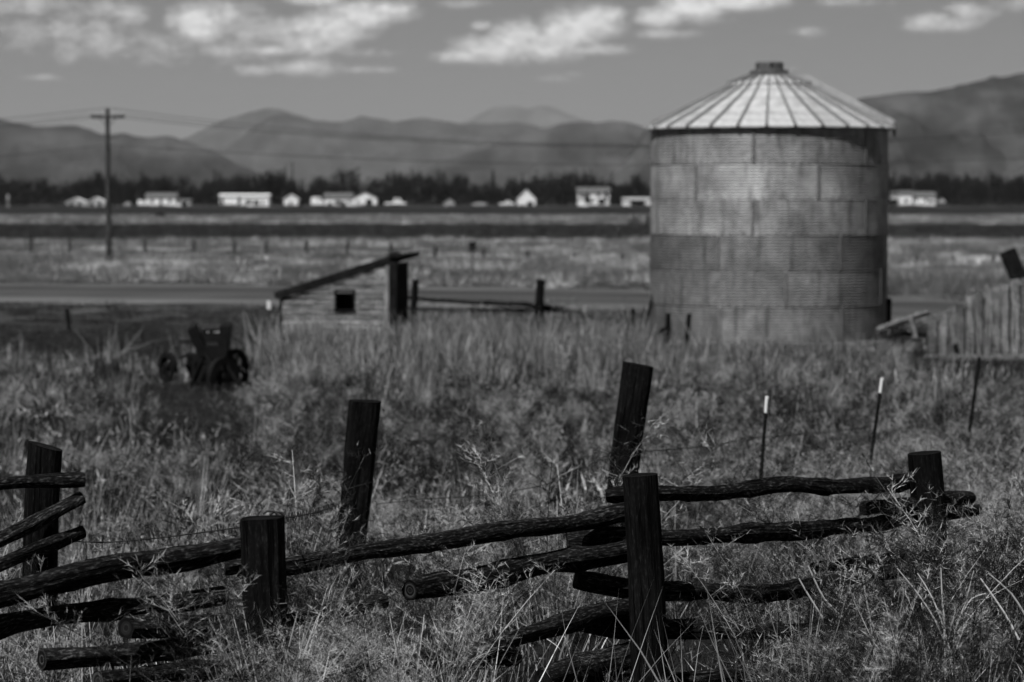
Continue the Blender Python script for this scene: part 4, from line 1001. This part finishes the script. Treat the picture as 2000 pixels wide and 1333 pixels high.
def tuft(name, seed, n, h, spread, w, m, lean=.45, bend=.5, flatfrac=.15, seeds=False):
    rg = np.random.default_rng(seed); V, F, T = [], [], []
    for i in range(n):
        a = rg.uniform(0, 6.28); r = spread*math.sqrt(rg.random()); p = (r*math.cos(a), r*math.sin(a), -.03); L = h*rg.uniform(.45, 1.15)
        le = abs(rg.normal(0, lean)); 
        if rg.random() < flatfrac: le = rg.uniform(.8, 2.2); L *= .8
        a2 = a+rg.normal(0, .9); dv = (math.cos(a2)*math.sin(le), math.sin(a2)*math.sin(le), max(.05, math.cos(le))); tint = float(np.clip(rg.beta(.8, 1.5), 0, 1))
        blade(V, F, T, p, dv, L, w*rg.uniform(.6, 1.3), bend*rg.uniform(.2, 1.2), rg, tint)
        if seeds and rg.random() < .5:
            top = np.array(V[-1])
            for k in range(7): blade(V, F, T, top-np.array(dv)*k*.02, np.array(dv)+rg.normal(0, .45, 3), .05, .005, .2, rg, tint, 2)
    return proto_mesh(name, V, F, T, m)
def feather(name, seed, h, spread, m, nst=13, nbr=22, nnd=20, nl=.034, nw=.0026):
    """dry feathery weed: arching stems, fine side twigs, short needles"""
    rg = np.random.default_rng(seed); V, F, T = [], [], []
    for s_ in range(nst):
        a = rg.uniform(0, 6.28); le = abs(rg.normal(.25, .22)); L = h*rg.uniform(.65, 1.1); p = np.array([spread*.25*math.cos(a), spread*.25*math.sin(a), -.03])
        dv = np.array([math.cos(a)*math.sin(le), math.sin(a)*math.sin(le), math.cos(le)]); cur = np.array([math.cos(a+.6), math.sin(a+.6), -.2])*.25*L
        ti = rg.uniform(.2, .9)
        pts = [p+dv*L*t+cur*t*t for t in np.linspace(0, 1, 7)]
        sd_ = np.cross(dv, rg.normal(0, 1, 3)); sd_ /= np.linalg.norm(sd_); o = len(V)
        for i, q in enumerate(pts): ww = .0055*(1-i/7*.75); V += [tuple(q-sd_*ww/2), tuple(q+sd_*ww/2)]; T += [min(1, ti+.25)]*2
        for i in range(6): F.append((o+2*i, o+2*i+1, o+2*i+3, o+2*i+2))
        for b_ in range(nbr):
            t = rg.uniform(.28, 1.0); q0 = p+dv*L*t+cur*t*t; ba = rg.uniform(0, 6.28); bl = h*.30*(1.15-t*.75)*rg.uniform(.6, 1.2)
            bd = np.array([math.cos(ba), math.sin(ba), rg.uniform(.3, 1.1)]); bd /= np.linalg.norm(bd)
            blade(V, F, T, q0, bd, bl, .0026, .25, rg, ti*.9, 2)
            for k in range(nnd):
                u = rg.uniform(.1, 1); c = q0+bd*bl*u+np.array([0, 0, -.04*u*u*bl]); nd = bd*.6+rg.normal(0, .6, 3)+np.array([0, 0, .25]); nd /= np.linalg.norm(nd); s2 = np.cross(nd, rg.normal(0, 1, 3)); s2 /= np.linalg.norm(s2)
                o = len(V); V += [tuple(c-s2*nw/2), tuple(c+s2*nw/2), tuple(c+nd*nl*rg.uniform(.5, 1.2))]; T += [float(np.clip(ti+rg.normal(0, .2), 0, 1))]*3; F.append((o, o+1, o+2))
    return proto_mesh(name, V, F, T, m)
def library(name, meshes):
    c = bpy.data.collections.new(name)
    for i, me in enumerate(meshes):
        o = bpy.data.objects.new(f'{name}_{i:02d}', me); c.objects.link(o)
    return c, len(meshes)
def scatter(name, label, lib, pts, scl, seed=0, tilt=.12, rot=None):
    """one object of points, each carrying a copy of a plant from the library"""
    col, n = lib; rg = np.random.default_rng(seed); k = len(pts)
    me = bpy.data.meshes.new(name); me.vertices.add(k); me.vertices.foreach_set('co', np.asarray(pts, dtype=np.float32).ravel())
    if rot is None: rot = np.stack([rg.normal(0, tilt, k), rg.normal(0, tilt, k), rg.uniform(0, 6.283, k)], -1).astype(np.float32)
    for nm, ty, key, arr in (('prot', 'FLOAT_VECTOR', 'vector', rot), ('pscl', 'FLOAT_VECTOR', 'vector', np.asarray(scl, dtype=np.float32)), ('pidx', 'INT', 'value', rg.integers(0, n, k).astype(np.int32))):
        a = me.attributes.new(nm, ty, 'POINT'); a.data.foreach_set(key, arr.ravel())
    o = ob(name, me); tag(o, label, None, kind='stuff')
    ng = bpy.data.node_groups.new(name, 'GeometryNodeTree'); ng.interface.new_socket('Geometry', in_out='INPUT', socket_type='NodeSocketGeometry'); ng.interface.new_socket('Geometry', in_out='OUTPUT', socket_type='NodeSocketGeometry')
    gi = ng.nodes.new('NodeGroupInput'); go = ng.nodes.new('NodeGroupOutput'); ip = ng.nodes.new('GeometryNodeInstanceOnPoints'); ci = ng.nodes.new('GeometryNodeCollectionInfo')
    ci.inputs['Collection'].default_value = col; ci.inputs['Separate Children'].default_value = True; ci.inputs['Reset Children'].default_value = True
    def na(nm, ty):
        a = ng.nodes.new('GeometryNodeInputNamedAttribute'); a.data_type = ty; a.inputs['Name'].default_value = nm; return a.outputs['Attribute']
    ng.links.new(gi.outputs[0], ip.inputs['Points']); ng.links.new(ci.outputs[0], ip.inputs['Instance']); ip.inputs['Pick Instance'].default_value = True
    ng.links.new(na('pidx', 'INT'), ip.inputs['Instance Index']); ng.links.new(na('pscl', 'FLOAT_VECTOR'), ip.inputs['Scale'])
    er = ng.nodes.new('FunctionNodeEulerToRotation'); ng.links.new(na('prot', 'FLOAT_VECTOR'), er.inputs[0]); ng.links.new(er.outputs[0], ip.inputs['Rotation'])
    ng.links.new(ip.outputs[0], go.inputs[0])
    md = o.modifiers.new('plants', 'NODES'); md.node_group = ng
    return o
def field(n, d0, d1, seed, keep=None, margin=200):
    """n random ground points seen between two distances, kept with probability keep(px, d)"""
    rg = np.random.default_rng(seed); d = np.sqrt(rg.uniform(d0*d0, d1*d1, n)); px = rg.uniform(-margin, 2000+margin, n)
    x = (px-1000)/FPX*d
    ok = np.ones(n, bool)
    ok &= (x-BX)**2+(d-BY)**2 > (BR+.15)**2
    ya = d-road_shift(x); ok &= np.abs(ya-99.5) > 6.9
    sxl = x-shed.location.x; syl = d-shed.location.y; ok &= ~((sxl > -.15) & (sxl < GW+.1) & (syl > -.05) & (syl < DP+.5))
    if keep is not None: ok &= rg.random(n) < keep(px, d)
    px, d, x = px[ok], d[ok], x[ok]
    return px, d, np.stack([x, d, hgt(x, d)], -1), np.random.default_rng(seed+1)
def sstep(a, b, t): t = np.clip((t-a)/(b-a), 0, 1); return t*t*(3-2*t)

grass_mat('tall_grass', .012, .85, .6, ((.8, 1.8), (4.0, 1.5)))
L_near = library('near_tuft', [tuft('near_tuft', 400+i, 20, .42, .10, .0088, 'grass_near', .5, .7, .25) for i in range(6)])
L_litter = library('litter', [tuft('litter', 450+i, 18, .28, .22, .0095, 'grass_near', 1.0, .8, .75) for i in range(4)])
L_feath = library('feather', [feather('feather', 500+i, .78, .3, 'weed_feather') for i in range(6)])
L_stalk = library('stalk', [tuft('stalk', 550+i, 7, .85, .14, .010, 'straw', .22, .25, .05) for i in range(5)])
L_mid = library('mid_tuft', [tuft('mid_tuft', 600+i, 18, .42, .18, .016, 'grass_mid', .40, .6, .2, ) for i in range(5)])
L_stub = library('stubble', [tuft('stubble', 620+i, 13, .24, .26, .021, 'grass_mid', .7, .6, .45) for i in range(5)])
L_tall = library('tall_tuft', [tuft('tall_tuft', 650+i, 17, .85, .20, .017, 'straw' if i < 2 else 'tall_grass', .20, .35, .08, True) for i in range(5)])
L_short = library('short_tuft', [tuft('short_tuft', 700+i, 44, .16, .30, .011, 'grass_dark', .5, .5, .2) for i in range(4)])
L_verge = library('verge_tuft', [tuft('verge_tuft', 750+i, 46, .55, .5, .024, 'grass_verge', .5, .8, .15) for i in range(5)])
L_brush = library('field_brush', [tuft('field_brush', 780+i, 40, .6, .9, .05, 'grass_dark', .6, .6, .1) for i in range(4)])


def patch(name, seed, size, mixes, m):
    """a square of ground cover: many tufts merged into one mesh, clump by clump lighter and darker"""
    rg = np.random.default_rng(seed); VS, FS, TS = [], [], []; o = 0
    for col_n, cnt, (s0, s1) in mixes:
        ms = [x.data for x in col_n[0].objects]
        cache = []
        for me in ms:
            v = np.empty(len(me.vertices)*3); me.vertices.foreach_get('co', v); t = np.empty(len(me.vertices)); me.attributes['tint'].data.foreach_get('value', t)
            cache.append((v.reshape(-1, 3), [tuple(p.vertices) for p in me.polygons], t))
        for k in range(cnt):
            v, f, t = cache[rg.integers(len(cache))]; a = rg.uniform(0, 6.283); c, sn = math.cos(a), math.sin(a); sc_ = rg.uniform(s0, s1)
            cx, cy = rg.uniform(-size/2, size/2, 2)
            VS.append(np.stack([(v[:, 0]*c-v[:, 1]*sn)*sc_+cx, (v[:, 0]*sn+v[:, 1]*c)*sc_+cy, v[:, 2]*sc_], -1)); TS.append(np.clip(t+rg.choice([-.38, -.1, .3], p=[.45, .3, .25])+rg.normal(0, .1), 0, 1))
            FS += [tuple(q+o for q in p) for p in f]; o += len(v)
    return proto_mesh(name, np.concatenate(VS).tolist(), FS, np.concatenate(TS), m)
def cells(c, d0, d1, seed, keep=None, road=0.0):
    """jittered grid of patch centres in the part of the field that shows, tilted with the ground"""
    rg = np.random.default_rng(seed); ys = np.arange(d0, d1, c); P = []
    for y in ys:
        w = .225*y+c; xs = np.arange(-w, w+c, c); P.append(np.stack([xs+rg.uniform(-.2, .2, len(xs))*c, y+rg.uniform(-.2, .2, len(xs))*c], -1))
    P = np.concatenate(P); x, y = P[:, 0], P[:, 1]; px = 1000+x/y*FPX
    ok = np.abs(y-road_shift(x)-99.5) > 6.6+road
    if keep is not None: ok &= rg.random(len(x)) < keep(px, y)
    x, y, px = x[ok], y[ok], px[ok]; z = hgt(x, y); e = c*.35
    sx_g = (hgt(x+e, y)-hgt(x-e, y))/(2*e); sy_g = (hgt(x, y+e)-hgt(x, y-e))/(2*e)
    rot = []
    for a, b2 in zip(sx_g, sy_g):
        n = Vector((-a, -b2, 1)).normalized(); q = Vector((0, 0, 1)).rotation_difference(n) @ Matrix.Rotation(rg.uniform(0, 6.283), 3, 'Z').to_quaternion(); rot.append(tuple(q.to_euler()))
    return px, y, np.stack([x, y, z], -1), np.array(rot, dtype=np.float32), rg
def plib(name, n, size, mixes, m, seed): return library(name, [patch(name, seed+i, size, mixes, m) for i in range(n)])

K_near = plib('near_patch', 6, 1.35, [(L_near, 22, (.4, 1.15)), (L_litter, 9, (.6, 1.3)), (L_stalk, 4, (.4, .9))], 'grass_near', 800)
K_mid = plib('mid_patch', 6, 1.9, [(L_mid, 23, (.4, 1.2)), (L_litter, 6, (.8, 1.5)), (L_stalk, 9, (.35, .9))], 'grass_mid', 820)
K_stub = plib('stubble_patch', 5, 1.9, [(L_stub, 26, (.5, 1.3)), (L_litter, 6, (.8, 1.5)), (L_stalk, 4, (.25, .6))], 'grass_mid', 828)
K_lowm = plib('low_patch', 4, 1.9, [(L_short, 26, (.5, 1.2)), (L_litter, 3, (.6, 1.2)), (L_stalk, 2, (.3, .6))], 'grass_dark', 835)
K_short = plib('short_patch', 4, 3.4, [(L_short, 46, (.6, 1.2))], 'grass_dark', 840)
K_verge = plib('verge_patch', 5, 5.0, [(L_verge, 46, (.5, 1.3))], 'grass_verge', 850)
K_brush = plib('brush_patch', 4, 10.0, [(L_brush, 34, (.5, 1.2))], 'grass_dark', 860)

px, d, P, rot, rg = cells(1.1, 10.6, 26, 21, lambda px, d: np.where((px > 1290) & (px < 1640) & (d < 14.7), .35, 1.0))
s = rg.uniform(.85, 1.1, len(P)); hz_ = s*np.where(d < 13.6, .75, 1.0)*(.3+1.4*fbm(P[:, 0]*.9, P[:, 1]*.6, 3, 3))*np.where((px < 760) & (d > 19), .6, 1.0)*np.where((px > 1290) & (px < 1600) & (d < 14.6), .45, 1.0)
scatter('dry_grass', 'dry bent grass around the log fence', K_near, P, np.stack([s, s, hz_], -1), 31, rot=rot)
def low_zone(px, d):
    dark = ((d > 37.5) & (d < 66) & (px > 480) & (px < 1300)) | ((d > 43) & (d < 52) & (px > 150) & (px < 560)) | ((d > 38.5) & (d < 52) & (px > 270) & (px < 520)) | ((px < 600) & (d > 57)) | ((px > 1765) & (d > 50))
    return dark
def stub_zone(px, d): return ((px < 760) & (d < 46)) | ((px < 1130) & (d > 28) & (d < 39))
px, d, P, rot, rg = cells(1.6, 20, 60, 53, lambda px, d: np.where(low_zone(px, d), 0.0, 1.0)*stub_zone(px, d))
s = rg.uniform(.85, 1.15, len(P)); h_ = s*(.4+1.2*fbm(P[:, 0]*.5, P[:, 1]*.3, 16, 3))
scatter('stubble', 'coarse short stubble and weeds in the left half of the field', K_stub, P, np.stack([s, s, h_], -1), 54, rot=rot)
px, d, P, rot, rg = cells(1.6, 26, 88, 23, lambda px, d: np.where(low_zone(px, d) | stub_zone(px, d), 0.0, 1.0)*np.where(d > 74, .5, 1.0))
s = rg.uniform(.85, 1.15, len(P)); h_ = s*np.where(px > 1250, 1.2, .85)*np.where((px > 1250) & (d > 46), .85, 1.0)*(.2+1.6*fbm(P[:, 0]*.5, P[:, 1]*.3, 6, 3))
scatter('meadow_grass', 'dry meadow grass between the fence and the road', K_mid, P, np.stack([s, s, h_], -1), 33, rot=rot)
px, d, P, rot, rg = cells(1.7, 38, 90, 43, lambda px, d: np.where(low_zone(px, d), 1.0, 0.0)*np.where((px < 600) & (d > 62), .3, 1.0))
s = rg.uniform(.85, 1.15, len(P)); scatter('thin_grass', 'thin low grass and straw on bare dark patches', K_lowm, P, np.stack([s, s, s], -1), 44, rot=rot)
# tall pale stalks round the shed and the bin
def keep_tall(px, d):
    a = 1.9*sstep(480, 560, px)*(1-.5*sstep(1250, 1450, px))*sstep(46, 49, d)*(1-sstep(67, 71, d))
    b2 = (.35+.5*(d > 52))*sstep(1250, 1400, px)*sstep(28, 36, d)*(1-sstep(64, 66, d))
    c = .2*(1-sstep(520, 600, px))*sstep(26, 30, d)*(1-sstep(54, 60, d))
    k = np.maximum(np.maximum(a, b2), c)*(.2+1.5*fbm((px-1000)/FPX*d*.8, d*.4, 8, 3)**1.5)
    k = np.where((px > 270) & (px < 510) & (d > 36) & (d < 49), 0.0, k)
    return np.where((px > 1770) & (d > 44), 0.0, k)
px, d, P, rg = field(13500, 24, 72, 24, keep_tall); s = rg.uniform(.55, 1.15, len(P))*np.where(px < 560, .65, 1.0)*np.where((px > 500) & (px < 1290) & (d < 58), 1.22, 1.0)*np.where((px > 540) & (px < 800) & (d > 58), .66, 1.0)*np.where((px > 1270) & (d > 50), .85*np.clip(1.9*fbm((px-1000)/FPX*d*.9, d*.9, 31, 2)-.15, .45, 1.1), 1.0)
scatter('tall_straw', 'tall pale dry stalks around the shed and bin', L_tall, P, np.stack([s, s, s], -1), 34, .22)
px, d, P, rg = field(2600, 46, 67, 71, lambda px, d: np.where((px > 490) & (px < 1300), 1.0, .12)*np.where((px > 1760), 0, 1)*np.clip(3*fbm((px-1000)/FPX*d*.6, d*.5, 41, 2)-.9, .03, 1)); s = rg.uniform(.7, 1.35, len(P))*np.where((px > 540) & (px < 790) & (d > 60), .7, 1.0)
scatter('pale_stalks', 'bright bleached stalks standing between the shed and the bin', L_stalk, P, np.stack([s*2.1, s*2.1, s], -1), 72, .2)
px, d, P, rg = field(900, 11.5, 26, 25, lambda px, d: .25+.75*fbm((px-1000)/FPX*d*.7, d*.5, 9, 3)); s = rg.uniform(.5, 1.0, len(P))
scatter('bare_stalks', 'scattered bleached bare stalks', L_stalk, P, np.stack([s, s, s], -1), 35, .35)
# feathery weeds
def keep_f(px, d):
    k = .30*np.clip(fbm((px-1000)/FPX*d*1.1, d*.6, 12, 3)*2.4-.5, 0, 1)
    k = k+.9*sstep(1340, 1480, px)*(d < 24)+.5*sstep(1260, 1400, px)*(d >= 24)+.8*np.exp(-((px-540)/120)**2)*((d > 11) & (d < 17))+.8*np.exp(-((px-820)/140)**2)*(d < 14.2)+.7*np.exp(-((px-1080)/100)**2)*((d > 14.5) & (d < 21))+.35*(px < 480)*(d < 13.5)
    k = np.where((px < 480) & (d > 17), k*.2, k)
    k = np.where((px > 930) & (px < 1370) & (d < 14.4), k*.10, k)
    k = np.where((px > 1770) & (d > 42), 0, k)
    k = np.where((px > 1820) & (d < 15.2), k*.25, k)
    return k
def leaning(n, rg, lean, side=-.22):
    """yaw first, then lean: the weeds all bow a little the same way"""
    out = []
    for k in range(n):
        m_ = Matrix.Rotation(side+rg.normal(0, lean), 3, 'Y') @ Matrix.Rotation(rg.normal(0, lean), 3, 'X') @ Matrix.Rotation(rg.uniform(0, 6.283), 3, 'Z'); out.append(tuple(m_.to_euler()))
    return np.array(out, dtype=np.float32)
px, d, P, rg = field(2600, 16.5, 44, 26, keep_f); s = rg.uniform(.6, 1.1, len(P))
scatter('feathery_weeds', 'grey feathery dead weeds in the rough grass', L_feath, P, np.stack([s, s, s], -1), 36, rot=leaning(len(P), rg, .18))
def weed_top(px):      # how high the weeds stand in front of and among the rails, metres
    return np.interp(px, [-100, 60, 300, 430, 480, 560, 640, 700, 800, 900, 960, 1000, 1340, 1420, 1500, 1600, 1750, 1850, 1930, 2100], [.55, .6, .5, .5, .7, .9, .75, .7, .8, .65, .42, .35, .35, .4, .6, .85, .88, .7, .95, 1.1])
def keep_w(px, d):
    w = weed_top(px); k = np.clip((w-.35)*1.1, 0.02, .5)*np.clip(2.6*fbm((px-1000)/FPX*d*1.6, d*1.1, 22, 2)-.75, .05, 1)
    k = np.where((px > 1330) & (px < 1570) & (d < 14.6), k*.12, k)
    k = np.where((px > 1180) & (px < 1335), .02, k)
    k = np.where((px < 470) & (d < 13.2), k*.25, k)
    k = np.where((px > 1570) & (d < 13.6), k*.5, k)
    k = np.where((px > 1800) & (d < 14.2), k*.35, k)
    return k
px, d, P, rg = field(1500, 11.2, 17.2, 46, keep_w); s = weed_top(px)/.80*rg.uniform(.6, 1.12, len(P))*np.interp(d, [11, 14, 17], [.8, 1, 1])
scatter('fence_weeds', 'feathery weeds tangled through the log rails', L_feath, P, np.stack([s*.95, s*.95, s], -1), 47, rot=leaning(len(P), rg, .22))
# short turf beside the road
px, d, P, rot, rg = cells(2.9, 52, 108, 27, lambda px, d: np.where(px < 640, 1.0, .8)); s = rg.uniform(.9, 1.2, len(P))
scatter('short_turf', 'short dark turf this side of the road', K_short, P, np.stack([s, s, s], -1), 37, rot=rot)
# pale long grass on the far verge, scrubby field beyond
px, d, P, rot, rg = cells(4.2, 96, 216, 28, lambda px, d: np.where(d-road_shift((px-1000)/FPX*d) > 99.5, 1.0, 0.0), 1.2); s = rg.uniform(.9, 1.2, len(P)); hz_ = s*(.15+1.7*fbm(P[:, 0]*.16, P[:, 1]*.07, 15, 3))*np.where((d > 150) & (d < 172), .6, 1.0)
scatter('verge_grass', 'long pale grass on the verge beyond the road', K_verge, P, np.stack([s, s, hz_], -1), 38, rot=rot)
px, d, P, rot, rg = cells(9.0, 224, 345, 29); s = rg.uniform(.9, 1.2, len(P))
pxb, db, Pb, rotb, rgb_ = cells(14.0, 365, 525, 61); sb = rgb_.uniform(2.2, 3.0, len(Pb))
scatter('far_stubble', 'pale mottled stubble in the far field', K_verge, Pb, np.stack([sb, sb, sb*.28], -1), 62, rot=rotb)
pxb, db, Pb, rotb, rgb_ = cells(9.0, 950, 992, 63, lambda px, d: .45+0*d); sb = rgb_.uniform(.5, .9, len(Pb))
scatter('yard_brush', 'low dark brush in front of the far houses', K_brush, Pb, np.stack([sb, sb, sb*2.2], -1), 64, rot=rotb)
scatter('field_scrub', 'dark low scrub in the field beyond the verge', K_brush, P, np.stack([s, s, s*.8], -1), 39, rot=rot)

# the bushiest single weeds at the fence, each a thing of its own
FE = [feather('foliage', 900+i, .95, .35, 'weed_feather', 18, 24, 18) for i in range(3)]
for k, (px, d, sc_, lab) in enumerate([(560, 16.5, 1.25, 'pale feathery bush rising behind the square post'), (1090, 17.5, 1.35, 'pale feathery bush left of the upright leaning post behind the rails'),
        (800, 12.6, .95, 'feathery weed clump in front of the broken rail end'), (515, 11.75, 1.0, 'feathery weed clump against the foot of the square post'), (1570, 13.6, 1.1, 'feathery weed crossing the second rail of the right bay'),
        (1730, 14.2, 1.15, 'large feathery weed covering the rails below the right-hand post'), (1945, 15.2, 1.3, 'tall feathery weed at the right edge beyond the last post'), (60, 12.4, .7, 'feathery weed over the thick rail at the left edge')]):
    x = xat(px, d); t = thing('feathery_bush', lab, 'bush', (x, d, float(hgt(np.array(x), np.array(d)))), k*1.9)
    ob('foliage', FE[k % 3], t, scl=(sc_*1.15, sc_*1.15, sc_))
    mb = MB(); rg2 = np.random.default_rng(k)
    for i in range(7):
        a = rg2.uniform(0, 6.28); L = .5*sc_; mb.tube([(0, 0, -.05), (math.cos(a)*.06, math.sin(a)*.06, L*.5), (math.cos(a)*.2, math.sin(a)*.2, L*1.2)], [.006, .004, .002], 4, False)
    me = mb.mesh('stems', 'straw'); a_ = me.attributes.new('tint', 'FLOAT', 'POINT'); a_.data.foreach_set('value', np.full(len(me.vertices), .6, dtype=np.float32)); ob('stems', me, t)

pd_ = 13.4; x0_ = xat(1890, pd_); ws = thing('dead_weed_stalks', 'bleached bare branching weed stalks in the lower right corner', 'dead plant', (x0_, pd_, float(hgt(np.array(x0_), np.array(pd_)))))
for k, st_ in enumerate([[(1872, 1345), (1840, 1240), (1800, 1170), (1752, 1110)], [(1878, 1345), (1850, 1250), (1822, 1170), (1792, 1120)], [(1848, 1345), (1845, 1230), (1840, 1160), (1838, 1110)], [(1865, 1345), (1862, 1250), (1885, 1180), (1902, 1115)],
        [(1905, 1345), (1870, 1262), (1858, 1240)], [(1990, 1250), (1960, 1195), (1915, 1130)], [(1745, 1335), (1722, 1260), (1690, 1190)], [(1650, 1210), (1610, 1170), (1578, 1105)], [(1605, 1205), (1576, 1158), (1560, 1130)], [(2010, 1215), (1975, 1160), (1930, 1120)], [(1880, 1200), (1898, 1170), (1925, 1160)]]):
    P_, Rd_ = smoothpath([(at(x, y, pd_+.12*math.sin(k*2.1))-Vector(ws.location), .0062*(1-.2*i)) for i, (x, y) in enumerate(st_)], .05)
    me = MB().tube(P_, Rd_, 6, False, 0, .15, k).mesh('stalk', 'straw', True); a_ = me.attributes.new('tint', 'FLOAT', 'POINT'); a_.data.foreach_set('value', np.full(len(me.vertices), .95, dtype=np.float32)); ob('stalk', me, ws)
